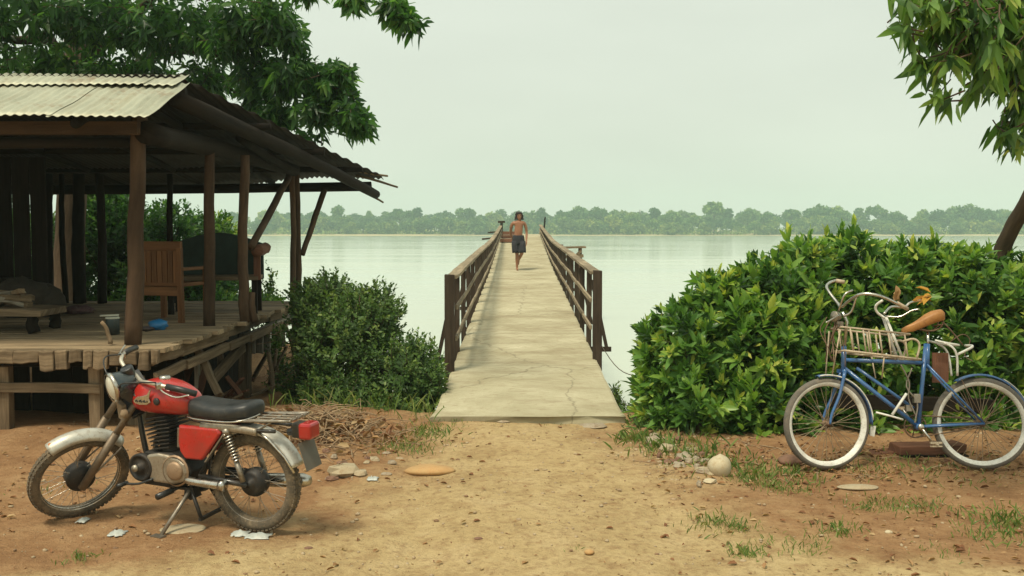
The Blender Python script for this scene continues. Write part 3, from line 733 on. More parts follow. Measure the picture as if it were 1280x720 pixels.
def wheel_parts(root, c, ax, RO, tr, rim_r, nsp, tyre_mat, rim_mat, spoke_mat, hub, hub_mat, M=None, rimw=.018, flat=1.1, white=None, spoke_r=.0016):
    """wheel with tyre, rim, hub and spokes; c centre, ax axle"""
    q = MB(M); q.torus(c, ax, RO - tr, tr, 64, 12, flat)
    # tread blocks
    wheel = q.build("wheel", tyre_mat, root)
    c = Vector(c); axv = Vector(ax).normalized(); e = Vector((0, 0, 1)) if abs(axv.z) < .9 else Vector((1, 0, 0))
    a = (e - axv * e.dot(axv)).normalized(); b = axv.cross(a)
    if tr > .03:
        q = MB(M)
        for k in range(64):
            for j, s in enumerate((-1, 0, 1)):
                th = 2 * pi * (k + .5 * (j % 2)) / 64; d = a * cos(th) + b * sin(th); tg = -a * sin(th) + b * cos(th)
                p = c + d * (RO - (.010 if s else .001)) + axv * s * tr * .62
                q.bar(p - tg * .010, p + tg * .010, .020, .010, d)
        q.build("tread", tyre_mat, wheel)
    if white:
        q = MB(M)
        q.lathe([(RO - tr * 1.0, tr * flat * .98), (RO - tr * 1.45, tr * flat * .93), (RO - tr * 1.9, tr * flat * .62)], c, ax, 64)
        q.lathe([(RO - tr * 1.9, -tr * flat * .62), (RO - tr * 1.45, -tr * flat * .93), (RO - tr * 1.0, -tr * flat * .98)], c, ax, 64)
        q.build("whitewall", white, wheel)
    q = MB(M); q.lathe([(rim_r + .010, -rimw), (rim_r, -rimw), (rim_r - .008, -rimw * .4), (rim_r - .008, rimw * .4), (rim_r, rimw), (rim_r + .010, rimw), (rim_r + .012, rimw * .3), (rim_r + .012, -rimw * .3), (rim_r + .010, -rimw)], c, ax, 64); q.build("rim", rim_mat, wheel)
    q = MB(M); q.lathe(hub, c, ax, 28); q.build("hub", hub_mat, wheel)
    hr = max(r for r, z in hub); hz = max(z for r, z in hub)
    q = MB(M)
    for k in range(nsp):
        th = 2 * pi * k / nsp; s = 1 if k % 2 else -1; th2 = th + (.55 if (k // 2) % 2 else -.55) * (.45 if tr > .03 else 1)
        p0 = c + (a * cos(th2) + b * sin(th2)) * hr * (1.0 if tr > .03 else .93) + axv * s * (.022 if tr > .03 else hz * .6)
        p1 = c + (a * cos(th) + b * sin(th)) * rim_r + axv * s * .004
        q.tube([p0, p1], spoke_r, 5, False)
    q.build("spokes", spoke_mat, wheel)
    return wheel

def fender_grid(q, c, R0, a0, a1, wd, crown=.03, n=22, M=None, lip=.02):
    """arched mudguard in the xz plane round c; angles in degrees from +x"""
    rows = []
    for i in range(n + 1):
        t = R(a0 + (a1 - a0) * i / n); row = []
        for u in (-1, -.96, -.6, -.2, .2, .6, .96, 1):
            rr = R0 + crown * (1 - u * u) - (lip if abs(u) == 1 else 0)
            row.append((c[0] + rr * cos(t), c[1] + u * wd, c[2] + rr * sin(t)))
        rows.append(row)
    q.grid(rows)

def motorcycle():
    rear = G(322, 663); front = G(76, 633); u = (front - rear); yaw = math.atan2(u.y, u.x)
    t = thing("motorcycle", "old red motorcycle with a black seat propped on its stand beside the pavilion", "motorcycle", (rear.x, rear.y, .0), (R(-3), 0, yaw)); t.scale = (.99, .99, .99)
    WB = 1.31; RO = .312
    A = Vector((0, 0, RO)); FA = Vector((WB, 0, RO - .0))
    # steering: rotate the front end about the raked head axis
    H = Vector((.86, 0, .80)); rake = R(27); axis = Vector((-sin(rake), 0, cos(rake)))
    S = Matrix.Translation(H) @ Matrix.Rotation(R(63), 4, axis) @ Matrix.Translation(-H)
    drop = RO - min(((S @ (FA + Vector((RO * cos(k / 30), 0, RO * sin(k / 30)))))).z for k in range(190)) - RO
    S = Matrix.Translation((0, 0, drop)) @ S
    hub_f = [(.001, -.06), (.06, -.06), (.09, -.045), (.092, .02), (.085, .045), (.05, .055), (.02, .065), (.001, .066)]
    hub_r = [(.001, -.05), (.05, -.05), (.085, -.035), (.09, -.01), (.09, .02), (.078, .025), (.078, .045), (.055, .05), (.03, .055), (.022, .075), (.001, .08)]
    wheel_parts(t, A, (0, 1, 0), RO, .040, .243, 36, M_RUBBER, M_STEEL, M_STEEL, hub_r, M_ENGINE, None, .028, 1.05)
    wheel_parts(t, FA, (0, 1, 0), RO, .036, .250, 36, M_RUBBER, M_CHROME, M_CHROME, hub_f, M_ENGINE, S, .026, 1.05)
    def p(name, mb, mat, par=t, bev=0.0, sub=0): return mb.build(name, mat, par, bev, sub)
    # frame
    q = MB()
    q.tube(smooth_path([(.86, 0, .72), (.84, 0, .55), (.80, 0, .38), (.72, 0, .25), (.55, 0, .225), (.38, 0, .235), (.33, 0, .32), (.30, 0, .55), (.26, 0, .68)], 5), .018, 8)
    q.tube(smooth_path([(.86, 0, .80), (.60, 0, .79), (.35, 0, .72), (.0, .0, .68)], 5), .02, 8)
    for s in (-1, 1):
        q.tube(smooth_path([(.40, s * .08, .70), (.15, s * .10, .675), (-.05, s * .10, .665), (-.22, s * .09, .665)], 4), .012, 7)
        q.tube([(.36, s * .07, .34), (0, s * .085, RO)], .017, 8)
        q.tube([(.36, s * .07, .34), (.12, s * .10, .66)], .011, 7)
    q.tube([(.885, 0, .68), (.83, 0, .84)], .034, 12)
    p("frame", q, M_BLACK)
    # tank: lofted sections
    q = MB(); secs = [(.865, .03, .05, .845, .05), (.85, .07, .085, .845, .095), (.795, .105, .125, .85, .132), (.70, .128, .142, .862, .156), (.60, .13, .14, .858, .150), (.52, .12, .125, .845, .135), (.44, .098, .095, .825, .105), (.40, .07, .06, .815, .07), (.392, .02, .03, .81, .03)]
    rows = []
    for x, wt, wb, zc, hh in secs:
        row = []
        for k in range(20):
            th = 2 * pi * k / 20; cx_, sz_ = cos(th), sin(th)
            wv = wt if sz_ > 0 else wb; ex = .72
            y = wv * math.copysign(abs(cx_) ** ex, cx_); z = zc - .035 + hh * .68 * math.copysign(abs(sz_) ** .78, sz_) * (1 if sz_ > 0 else 1.15)
            row.append((x, y, z))
        rows.append(row)
    q.grid(rows, None, True, True, True); tank = p("fuel_tank", q, M_REDPAINT, t, 0, 1)
    q = MB(); q.lathe([(.034, 0), (.036, .012), (.030, .022), (.001, .024)], (.64, 0, .920), (0, 0, 1), 20); p("filler_cap", q, M_CHROME, tank)
    # winged badge with raised letters-like bars
    for sgn in (1, -1):
        q = MB(); yb = .143 * sgn
        q.prism([(.765, 0.807), (.735, 0.833), (.69, 0.840), (.66, 0.850), (.625, .89), (.645, 0.827), (.635, 0.803), (.66, 0.787), (.72, 0.783), (.755, 0.793)], yb + .002 * sgn, yb + .009 * sgn)
        bd = p("badge", q, M_CHROME, tank, .002)
        q = MB()
        for k, (x, h) in enumerate(((.748, .010), (.734, .017), (.719, .013), (.704, .019), (.690, .013), (.676, .017), (.662, .012))):
            q.bar((x - .003, yb + .011 * sgn, 0.807 - h * .5), (x + (.004 if k % 2 else -.004), yb + .011 * sgn, 0.807 + h * .5), .003, .005, (1, 0, 0))
            if k % 2: q.bar((x + .004, yb + .011 * sgn, 0.807 + .004), (x - .008, yb + .011 * sgn, 0.807 - .002), .003, .003, (0, 0, 1))
        p("lettering", q, M_BLACK, bd)
    q = MB(); q.lathe([(.001, 0), (.022, 0), (.024, .008), (.018, .014), (.001, .014)], (.60, .130, 0.807), (0, 1, 0), 16); p("knee_pad", q, M_SEAT, tank)
    # seat
    q = MB(); rows = []
    for x, wd, zt, zb in ((.425, .05, .80, .73), (.41, .095, .825, .70), (.36, .115, .822, .70), (.27, .13, .806, .70), (.15, .135, .80, .70), (.06, .13, .812, .705), (-.01, .115, .825, .715), (-.04, .09, .815, .725), (-.05, .05, .79, .75)):
        row = []
        for k in range(16):
            th = 2 * pi * k / 16; c_, s_ = cos(th), sin(th); zc = (zt + zb) / 2
            row.append((x, wd * math.copysign(abs(c_) ** .6, c_), zc + (zt - zb) / 2 * math.copysign(abs(s_) ** .6, s_)))
        rows.append(row)
    q.grid(rows, None, True, True, True); seat = p("seat", q, M_SEAT, t, 0, 1)
    q = MB(); q.tube(smooth_path([(.42, .09, .715), (.3, .128, .712), (.1, .137, .712), (0.0, .125, .722), (-.05, .06, .735), (-.055, 0, .74)], 5), .006, 6); p("seat_piping", q, M_CHROME, seat)
    # side covers
    for s in (1, -1):
        q = MB(); q.prism([(.455, .665), (.16, .665), (.145, .635), (.275, .475), (.30, .455), (.42, .455), (.455, .50), (.465, .56)], s * .085, s * .13, bev=.08); cv = p("side_cover", q, M_REDPAINT, t, .006)
        q = MB(); q.bar((.13, s * .115, .63), (.275, s * .115, .445), .006, .012, (0, 1, 0)); p("cover_trim", q, M_ALLOY, cv)
    # engine
    q = MB()
    q.prism([(.84, .34), (.82, .42), (.74, .47), (.55, .475), (.44, .44), (.40, .36), (.44, .285), (.60, .25), (.76, .255), (.82, .29)], -.10, .10); eng = p("engine", q, M_ENGINE, t, .01)
    q = MB(); q.prism([(.70, .46), (.62, .475), (.56, .47), (.47, .455), (.42, .42), (.405, .365), (.43, .31), (.52, .285), (.66, .29), (.72, .33), (.745, .39)], .10, .135, bev=.05); p("crankcase_cover", q, M_ALLOY, eng, .01)
    q = MB(); q.lathe([(.060, 0), (.058, .012), (.045, .018), (.001, .020)], (.49, .133, .375), (0, 1, 0), 24); q.lathe([(.10, 0), (.10, .005), (.09, .01)], (.49, .128, .375), (0, 1, 0), 24); p("clutch_cover", q, plain("brown_alloy", (.36, .25, .16), .5, .5, .4), eng)
    q = MB(); q.lathe([(.088, 0), (.090, .03), (.075, .04), (.070, .03), (.03, .03), (.028, .05), (.012, .055), (.001, .056)], (.755, .105, .375), (0, 1, 0), 28); p("flywheel_cover", q, M_ENGINE, eng)
    q = MB(); q.lathe([(.022, 0), (.022, .02), (.001, .024)], (.775, .150, .375), (0, 1, 0), 14); p("flywheel_nut", q, M_ALLOY, eng)
    q = MB(); ax = Vector((.18, 0, 1)).normalized()
    for k in range(9): q.bar(Vector((.62, -.10, .50 + k * .024)) + Vector((k * .004, 0, 0)), Vector((.62, .10, .50 + k * .024)) + Vector((k * .004, 0, 0)), .19 - .012 * abs(k - 5), .009, ax)
    q.lathe([(.07, .0), (.07, .24)], (.61, 0, .46), ax, 20); p("cylinder", q, M_ENGINE, eng, .002)
    q = MB(); q.prism([(.53, .50), (.44, .50), (.42, .55), (.44, .62), (.52, .63)], -.05, .06); q.tube([(.50, .02, .56), (.56, .0, .57)], .022, 10); p("carburettor", q, M_STEEL, eng, .006)
    # exhaust
    q = MB(); q.tube(smooth_path([(.70, -.05, .56), (.79, -.07, .50), (.80, -.09, .36), (.68, -.13, .25), (.45, -.14, .24), (.30, -.14, .26)], 6), .02, 10)
    q.tube([(.30, -.14, .26), (.26, -.14, .263), (-.25, -.14, .30), (-.30, -.14, .303)], [.022, .042, .045, .03], 14); p("exhaust", q, M_CHROME)
    q = MB(); q.tube(smooth_path([(.44, .10, .325), (.38, .125, .318), (.20, .130, .312), (.14, .128, .312)], 4), [.022, .03], 12); q.tube([(.165, .128, .312), (.13, .128, .312)], .036, 12); p("silencer", q, M_CHROME)
    q = MB(); q.tube([(.40, -.11, .34), (.0, -.11, RO + .03)], .012, 6); q.tube([(.40, -.11, .29), (.0, -.11, RO - .045)], .012, 6); p("chain", q, M_ENGINE)
    # pegs, levers, stands
    q = MB(); q.tube([(.55, -.2, .235), (.55, .10, .235)], .011, 7); q.tube([(.55, .10, .235), (.56, .225, .23)], .020, 10); q.tube([(.55, -.12, .235), (.55, -.22, .235)], .02, 10); p("footpeg", q, M_SEAT)
    q = MB(); q.tube(smooth_path([(.66, .14, .31), (.76, .15, .275), (.87, .15, .265)], 4), .008, 7); q.tube([(.87, .13, .265), (.875, .21, .265)], .014, 8); p("gear_lever", q, M_SEAT)
    q = MB(); q.tube(smooth_path([(.50, -.13, .30), (.62, -.16, .22), (.72, -.16, .25)], 4), .008, 7); p("brake_pedal", q, M_STEEL)
    q = MB(); q.tube([(.42, .07, .26), (.50, .30, -.0)], .013, 8); q.bar((.46, .31, .012), (.545, .30, .012), .05, .015); p("side_stand", q, M_STEEL)
    q = MB()
    for s in (-1, 1): q.tube([(.42, s * .08, .25), (.33, s * .11, .075)], .012, 7)
    q.bar((.335, -.12, .075), (.335, .12, .075), .02, .02); q.prism([(.46, .26), (.40, .26), (.38, .20), (.42, .18), (.47, .2)], .03, .09); p("centre_stand", q, M_ENGINE)
    # rear end
    for s in (1, -1):
        sh = MB(); a, b = Vector((.005, s * .115, RO + .03)), Vector((.115, s * .115, .665))
        sh.tube([a, a.lerp(b, .42)], .017, 10); shock = p("shock_absorber", sh, M_STEEL); q = MB(); q.tube([a.lerp(b, .88), b], .024, 10); p("upper_mount", q, M_STEEL, shock)
        q = MB(); d = (b - a); pts = []
        e1 = Vector((0, 1, 0)); e2 = d.normalized().cross(e1)
        for k in range(110):
            v = k / 109; th = v * 2 * pi * 9; pts.append(a.lerp(b, .40 + .5 * v) + (e1 * cos(th) + e2 * sin(th)) * .022)
        q.tube(pts, .0055, 6); p("spring", q, M_CHROME, shock)
        q = MB(); q.tube([a.lerp(b, .38), a.lerp(b, .92)], .012, 8); p("damper_rod", q, M_ENGINE, shock)
    q = MB(); fender_grid(q, (0, 0, RO), .335, 38, 158, .066, .030, 28, lip=.012); rf = p("rear_mudguard", q, M_FENDER)
    rf.modifiers.new("t", 'SOLIDIFY').thickness = .003
    q = MB(); q.tube(smooth_path([(.30, .105, .665), (.12, .108, .668), (-.02, .108, .664), (-.10, .106, .655)], 4), .016, 8, flat=1.6); p("frame_tube_cover", q, M_ALLOY)
    q = MB(); q.tube([(-.08, .085, .665), (-.17, .088, .61), (-.28, .09, .51), (-.34, .09, .42)], .008, 6); p("mudguard_stay", q, M_CHROME)
    q = MB()
    for y in (-.09, -.03, .03, .09): q.tube(smooth_path([(.03, y, .715), (-.05, y, .725), (-.30, y, .735), (-.34, y, .75)], 3), .006, 6)
    for x in (.02, -.08, -.19, -.33): q.tube([(x, -.11, .72 - x * .05), (x, .11, .72 - x * .05)], .006, 6)
    for s in (-1, 1): q.tube([(-.22, s * .1, .735), (-.10, s * .1, .66)], .006, 6); q.tube(smooth_path([(.04, s * .11, .715), (-.1, s * .115, .725), (-.33, s * .11, .74)], 3), .008, 6)
    p("luggage_rack", q, M_STEEL)
    q = MB(); q.box((-.345, 0, .665), (.09, .09, .09)); q.tube([(-.25, 0, .64), (-.36, 0, .67)], .025, 8); tl = p("tail_light", q, M_BLACK, t, .012)
    q = MB(); q.box((-.405, .01, .668), (.085, .118, .098)); p("tail_lens", q, M_REDLENS, tl, .016)
    q = MB(); q.bar((-.372, 0, .60), (-.425, 0, .435), .17, .004, (1, 0, 0)); p("number_plate", q, plain("plate_grey", (.13, .125, .105), .6, .2, .6, (.16, .12, .08), 10), t, .002)
    # front end (steered)
    ax2 = Vector((-sin(R(13)), 0, cos(R(13)))); S2 = Matrix.Translation((0, 0, drop)) @ Matrix.Translation(H) @ Matrix.Rotation(R(63), 4, ax2) @ Matrix.Translation(-H)
    def FB(): return MB(S)
    def HB(): return MB(S2)
    q = FB(); d = Vector((.42, 0, -.55)).normalized()
    for s in (-1, 1):
        top = Vector((.87, s * .092, .845)) ; bot = Vector((WB, s * .092, RO))
        q.tube([top, top.lerp(bot, .45)], .021, 10); q.tube([top.lerp(bot, .42), bot + (bot - top).normalized() * .03], .026, 12)
    fork = p("fork", q, plain("dusty_fork", (.19, .145, .10), .45, .5, .6, (.12, .085, .05), 12))
    q = FB(); q.prism([(.90, .845), (.80, .87), (.80, .90), (.91, .875)], -.115, .115); q.prism([(.95, .70), (.86, .715), (.86, .74), (.95, .725)], -.115, .115); p("fork_yoke", q, M_BLACK, fork, .006)
    q = FB(); fender_grid(q, (WB, 0, RO), .330, 66, 150, .056, .030, 24, lip=.022); ff = p("front_mudguard", q, M_FENDER); ff.modifiers.new("t", 'SOLIDIFY').thickness = .003
    q = FB(); q.ball((WB + .335 * cos(R(69)) - .004, .0, RO + .345 * sin(R(69)) + .000), .021, 1, 1.1, .9, 12); p("reflector", q, M_AMBER, ff)
    q = FB()
    for s in (-1, 1): q.tube([(WB, s * .09, RO), (WB + .335 * cos(R(150)) + .02, s * .075, RO + .335 * sin(R(150)))], .006, 6)
    p("mudguard_stay", q, M_STEEL, ff)
    hc = Vector((1.0, 0, .885)); hd = Vector((1, 0, -.04)).normalized()
    q = HB(); q.lathe([(.001, -.15), (.04, -.145), (.07, -.11), (.086, -.05), (.09, 0), (.09, .01)], hc, hd, 28); hl = p("headlight", q, plain("teal_black_enamel", (.018, .035, .045), .25, 0, .3, (.1, .08, .05), 8, .5))
    q = HB(); q.lathe([(.084, .012), (.094, .0), (.099, .012), (.094, .026), (.083, .028)], hc, hd, 28); p("headlight_rim", q, M_CHROME, hl)
    q = HB(); q.lathe([(.084, .018), (.06, .032), (.03, .039), (.001, .041)], hc, hd, 28); p("headlight_lens", q, M_GLASS, hl)
    q = HB()
    for s in (-1, 1): q.bar((.90, s * .095, .80), (.99, s * .09, .885), .008, .07, (0, 0, 1))
    q.lathe([(.035, -.03), (.04, .0), (.04, .03), (.001, .034)], (.905, .0, .965), (.35, 0, 1), 18); p("headlight_bracket", q, M_BLACK, fork, .004)
    q = HB(); q.lathe([(.001, 0), (.028, 0), (.03, .03), (.001, .045)], (.975, .105, .735), (1, 0, 0), 14); q.prism([(.955, .77), (.985, .76), (.98, .64), (.955, .66)], -.05, .05); p("horn", q, plain("dusty_brown", (.24, .17, .10), .7), fork, .006)
    q = HB(); bar = smooth_path([(.735, .40, .935), (.80, .33, .950), (.865, .22, .955), (.87, .12, .930), (.865, 0, .935), (.87, -.12, .930), (.865, -.22, .955), (.80, -.33, .950), (.735, -.40, .935)], 6)
    q.tube(bar, .0125, 10); hb = p("handlebar", q, plain("pale_chrome", (.66, .61, .50), .3, .7, .3))
    q = HB()
    for s in (-1, 1): q.tube([(.865, s * .055, .87), (.868, s * .055, .915)], .012, 8)
    p("bar_clamp", q, M_STEEL, hb)
    for s in (-1, 1):
        q = HB(); q.tube([(.80, s * .33, .950), (.735, s * .40, .935), (.67, s * .465, .912)], .0195, 12); g_ = p("grip", q, M_SEAT, hb)
        q = HB(); q.tube(smooth_path([(.83, s * .285, .94), (.83, s * .36, .930), (.79, s * .44, .915), (.73, s * .50, .935)], 4), .006, 6); q.box((.83, s * .295, .950), (.04, .03, .035)); p("lever", q, M_CHROME, hb, .003)
        q = HB(); q.tube(smooth_path([(.84, s * .28, .97), (.96, s * .24, .99), (1.0, s * .10, .93), (.93, s * .05, .78)], 5), .005, 6); p("cable", q, M_SEAT, hb)
motorcycle()

# ------------------------------------------------------------------ bicycle
M_BLUE = plain("blue_paint", (.035, .135, .34), .3, 0, .4, (.10, .055, .03), 12, .5)
M_WHITE = plain("chalky_white_paint", (.74, .74, .67), .5, 0, .4, (.22, .14, .08), 14)
M_RUST = plain("rusty_steel", (.20, .14, .09), .6, .5, .8, (.14, .06, .028), 16)
M_SPOKE = plain("tarnished_spokes", (.34, .27, .18), .5, .6, .5, (.17, .08, .04), 20)
M_TYRE = plain("grey_tyre", (.115, .105, .09), .9, 0, .7, (.22, .18, .13), 14)
M_BONE = plain("peeling_ivory_paint", (.48, .40, .28), .55, 0, .6, (.20, .10, .05), 18)
def bicycle():
    rear = G(1229, 588); front = G(1035, 588.5); u = front - rear; yaw = math.atan2(u.y, u.x)
    t = thing("bicycle", "old blue bicycle with white-walled tyres and a front carrier leaning against the leafy shrubs", "bicycle", (rear.x, rear.y, 0.005), (R(9), 0, yaw))
    s0 = u.length / 192.5
    def L(px, py, y=0): return Vector(((1230.5 - px) * s0, y, max(.0, (588 - py) * .00613 * 1.01)))
    RO = .353; WB = 192.5 * s0
    hub = [(.001, -.05), (.012, -.05), (.012, -.03), (.028, -.028), (.028, -.022), (.016, -.018), (.016, .018), (.028, .022), (.028, .028), (.012, .03), (.012, .05), (.001, .05)]
    A = Vector((0, 0, RO)); B = Vector((WB, 0, RO))
    SF = Matrix.Translation((1.05, 0, .8)) @ Matrix.Rotation(R(10), 4, Vector((-.3, 0, 1)).normalized()) @ Matrix.Translation((-1.05, 0, -.8))
    wheel_parts(t, A, (0, 1, 0), RO, .030, .296, 36, M_TYRE, M_WHITE, M_SPOKE, hub, M_RUST, Matrix.Translation(A) @ Matrix.Rotation(R(-15), 4, 'Z') @ Matrix.Translation(-A), .016, 1.0, M_WHITE, .0022)
    wheel_parts(t, B, (0, 1, 0), RO, .030, .296, 36, M_TYRE, M_WHITE, M_SPOKE, hub, M_RUST, SF, .016, 1.0, M_WHITE, .0022)
    def p(name, q, mat, par=t, bev=0.0): return q.build(name, mat, par, bev)
    bb = L(1152, 535); sc = L(1166, 432); hb = L(1061, 466); ht = L(1063, 440)
    q = MB()
    q.tube([L(1063, 452), L(1164, 456)], .0155, 10); q.tube([L(1062, 462), bb], .0165, 10); q.tube([L(1078, 462), L(1147, 512)], .0125, 10)
    q.tube([sc, bb], .0165, 10); q.tube([hb - Vector((0, 0, .02)), ht + Vector((0, 0, .03))], .020, 12)
    for s in (-1, 1):
        q.tube([bb + Vector((0, s * .03, 0)), (.0, s * .055, RO)], .010, 8); q.tube([L(1165, 458, s * .02), (0, s * .055, RO)], .0085, 8)
    q.tube([bb - Vector((0, .04, 0)), bb + Vector((0, .04, 0))], .024, 12)
    q.tube([L(1168, 432), L(1166, 462)], .0185, 10)
    fr = p("frame", q, M_BLUE)
    q = MB(SF)
    for s in (-1, 1): q.tube(smooth_path([hb + Vector((0, s * .03, .0)), hb.lerp(B, .45) + Vector((-.005, s * .05, 0)), hb.lerp(B, .8) + Vector((.012, s * .055, 0)), B + Vector((0, s * .055, 0))], 4), [.014, .009], 9)
    q.bar(hb + Vector((-.03, -.035, 0)), hb + Vector((.03, -.035, 0)), .02, .03); q.tube([hb + Vector((0, -.04, 0)), hb + Vector((0, .04, 0))], .016, 8); p("fork", q, M_BLUE)
    # mudguards
    q = MB(SF); fender_grid(q, B, .372, -4, 100, .030, .008, 22, lip=.010); # front arc is behind the fork: mirrored below
    q = MB(SF); fender_grid(q, B, .372, 78, 182, .030, .008, 24, lip=.010); f1 = p("front_mudguard", q, M_BLUE); f1.modifiers.new("t", 'SOLIDIFY').thickness = .002
    q = MB(SF); q.tube([(B.x + .374 * cos(R(a)), .031, B.z + .374 * sin(R(a))) for a in range(80, 182, 6)], .0055, 6); q.bar((B.x - .39, -.0, B.z - .02), (B.x - .375, .0, B.z - .10), .065, .008, (1, 0, 0)); p("mudguard_edge", q, M_WHITE, f1)
    q = MB(); fender_grid(q, A, .374, 60, 178, .030, .008, 26, lip=.010); f2 = p("rear_mudguard", q, M_BLUE); f2.modifiers.new("t", 'SOLIDIFY').thickness = .002
    q = MB(); fender_grid(q, A, .385, 118, 178, .026, .006, 12, lip=.004); p("mudguard_flash", q, M_WHITE, f2)
    q = MB()
    for s in (-1, 1): q.tube([(0, s * .06, RO), (.374 * cos(R(128)), s * .03, RO + .374 * sin(R(128)))], .003, 5); q.tube([(0, s * .06, RO), (.374 * cos(R(66)), s * .03, RO + .374 * sin(R(66)))], .003, 5)
    p("mudguard_stay", q, M_RUST, f2)
    # crank set
    q = MB(); cz = bb + Vector((0, -.055, 0)); q.torus(cz, (0, 1, 0), .085, .006, 40, 6); q.torus(cz, (0, 1, 0), .03, .008, 20, 6)
    for k in range(5): q.tube([cz, cz + Vector((cos(k * 1.257) * .085, 0, sin(k * 1.257) * .085))], .005, 5)
    p("chainring", q, M_RUST)
    q = MB(); q.tube([bb + Vector((0, .05, 0)), bb + Vector((-.085, .065, -.13))], .010, 7); q.ball(bb + Vector((0, .055, 0)), .026, 1, .6, 1, 10); p("crank", q, M_CHROME); q = MB(); q.tube([bb + Vector((0, -.06, 0)), bb + Vector((.085, -.07, .13))], .010, 7); p("crank", q, M_CHROME)
    for s in (1, -1):
        q = MB(); c = bb + Vector((-.085 * s, .11 * s, -.13 * s)); q.bar(c + Vector((-.045, 0, .012)), c + Vector((.045, 0, .012)), .022, .018); q.bar(c + Vector((-.045, 0, -.014)), c + Vector((.045, 0, -.014)), .022, .012); q.tube([c - Vector((0, .05, 0)), c + Vector((0, .04, 0))], .009, 8); p("pedal", q, M_BONE, t, .004)
    q = MB(); q.tube([bb + Vector((0, -.055, .085)), (0, -.055, RO + .035)], .006, 5); q.tube([bb + Vector((0, -.055, -.085)), (0, -.055, RO - .035)], .006, 5); p("chain", q, M_RUST)
    q = MB(); q.lathe([(.035, -.004), (.035, .004)], (0, -.055, RO), (0, 1, 0), 18, cap=True); p("sprocket", q, M_RUST)
    # prop strut and lock hardware between the tubes
    q = MB(); q.tube([L(1137, 494, .03), L(1117, 520, .05)], .011, 8); q.tube(smooth_path([L(1097, 517, .05), L(1116, 522, .06), L(1130, 526, .05)], 3), .008, 7); p("stand_strut", q, M_WHITE)
    q = MB(); q.tube(smooth_path([L(1132, 458, .02), L(1141, 480, .03), L(1140, 500, .02), L(1148, 522, .03)], 4), .007, 6); q.tube(smooth_path([L(1146, 462, .02), L(1138, 485, .02), L(1150, 505, .03), L(1146, 530, .03)], 4), .007, 6); q.box(L(1150, 500, .02), (.05, .04, .07)); q.box(L(1141, 512, .0), (.05, .04, .05)); p("lock_and_chain", q, M_STEEL, t, .004)
    # saddle
    q = MB(); rows = []
    for x, wd, z, hgt in ((1136, .006, 414, .012), (1143, .018, 411, .022), (1150, .026, 409, .034), (1158, .040, 405, .046), (1167, .065, 400, .060), (1176, .082, 396, .066), (1184, .078, 394, .060), (1188, .05, 395, .04)):
        c = L(x, z); rows.append([c + Vector((0, wd * math.copysign(abs(cos(a)) ** .8, cos(a)), hgt * .55 * sin(a) - (.03 if sin(a) < -.2 else 0))) for a in [2 * pi * k / 14 for k in range(14)]])
    q.grid(rows, None, True, True, True); sd_ = p("saddle", q, plain("tan_leather", (.42, .19, .05), .45, 0, .45, (.16, .06, .02), 9))
    q = MB()
    for y in (-.045, .045): q.tube(smooth_path([L(1186, 404, y), L(1182, 412, y), L(1170, 416, y * .6), L(1150, 411, y * .3)], 4), .006, 6); q.torus(L(1181, 409, y), (0, 0, 1), .020, .005, 16, 6)
    p('saddle_springs', q, M_RUST, sd_)
    q = MB(); q.tube([L(1168, 438), L(1169, 418)], .011, 8); p("seat_post", q, M_CHROME, sd_)
    q = MB(); q.bar(L(1184, 480, -.03), L(1185, 443, -.02), .125, .010, (0, 1, 0), .004, 3); p('hanging_panel', q, W_RED)
    # rear rack and loop handle
    q = MB()
    for s in (-1, 1):
        q.tube(smooth_path([L(1174, 428, s * .05), L(1186, 431, s * .06), L(1203, 434, s * .06)], 4), .008, 7)
        q.tube(smooth_path([L(1184, 431, s * .06), L(1194, 437, s * .07), L(1199, 448, s * .07), L(1200, 472, s * .05)], 4), .009, 7)
    q.tube([L(1203, 434, .06), L(1203, 434, -.06)], .008, 7); q.tube(smooth_path([L(1200, 446, .06), L(1219, 436, .07), L(1219, 434, -.05)], 4), .010, 8); p("rear_rack", q, M_WHITE)
    q = MB(); q.tube(smooth_path([L(1184, 402, .03), L(1198, 418, .03), L(1210, 434, .03)], 4), .006, 6); q.tube(smooth_path([L(1197, 430, -.02), L(1214, 420, -.02), L(1224, 428, -.03), L(1216, 446, -.03), L(1224, 454, 0)], 4), .004, 5); p("wire", q, M_RUST)
    # front carrier over the top tube
    q = MB()
    for s in (-1, 1):
        y = s * .13
        q.tube([L(1054, 412, y), L(1138, 421, y)], .008, 7); q.tube([L(1056, 441, y), L(1150, 452, y)], .009, 7)
        for px in (1064, 1080, 1087, 1100, 1111, 1131):
            k = (px - 1054) / 84; q.tube([L(px, 412 + 9 * k, y), L(px + 3, 442 + 10 * k, y)], .007, 6)
        q.tube(smooth_path([L(1128, 430, y), L(1142, 427, y), L(1149, 434, y), L(1145, 451, y)], 4), .009, 7)
        q.tube([L(1052, 415, y), L(1043, 470, y * .6)], .006, 6); q.tube([L(1105, 447, y), L(1105, 475, y * .5)], .006, 6)
    for px, py in ((1054, 412), (1138, 421), (1056, 441), (1150, 452), (1095, 446), (1075, 443), (1125, 449)): q.tube([L(px, py, -.13), L(px, py, .13)], .007, 6)
    p("carrier", q, M_BONE)
    # child-seat stem and second handlebar
    q = MB()
    for s in (-1, 1): q.tube([L(1115, 398, s * .03), L(1133, 452, s * .05)], .011, 8)
    q.tube(smooth_path([L(1116, 400, 0), L(1106, 392, 0), L(1104, 384, .02), L(1110, 378, .06)], 4), .010, 8); st = p("second_stem", q, M_WHITE)
    q = MB(); q.tube(smooth_path([L(1112, 398, .06), L(1128, 399, .10), L(1141, 392, .12), L(1150, 390, .14)], 4), .006, 6)
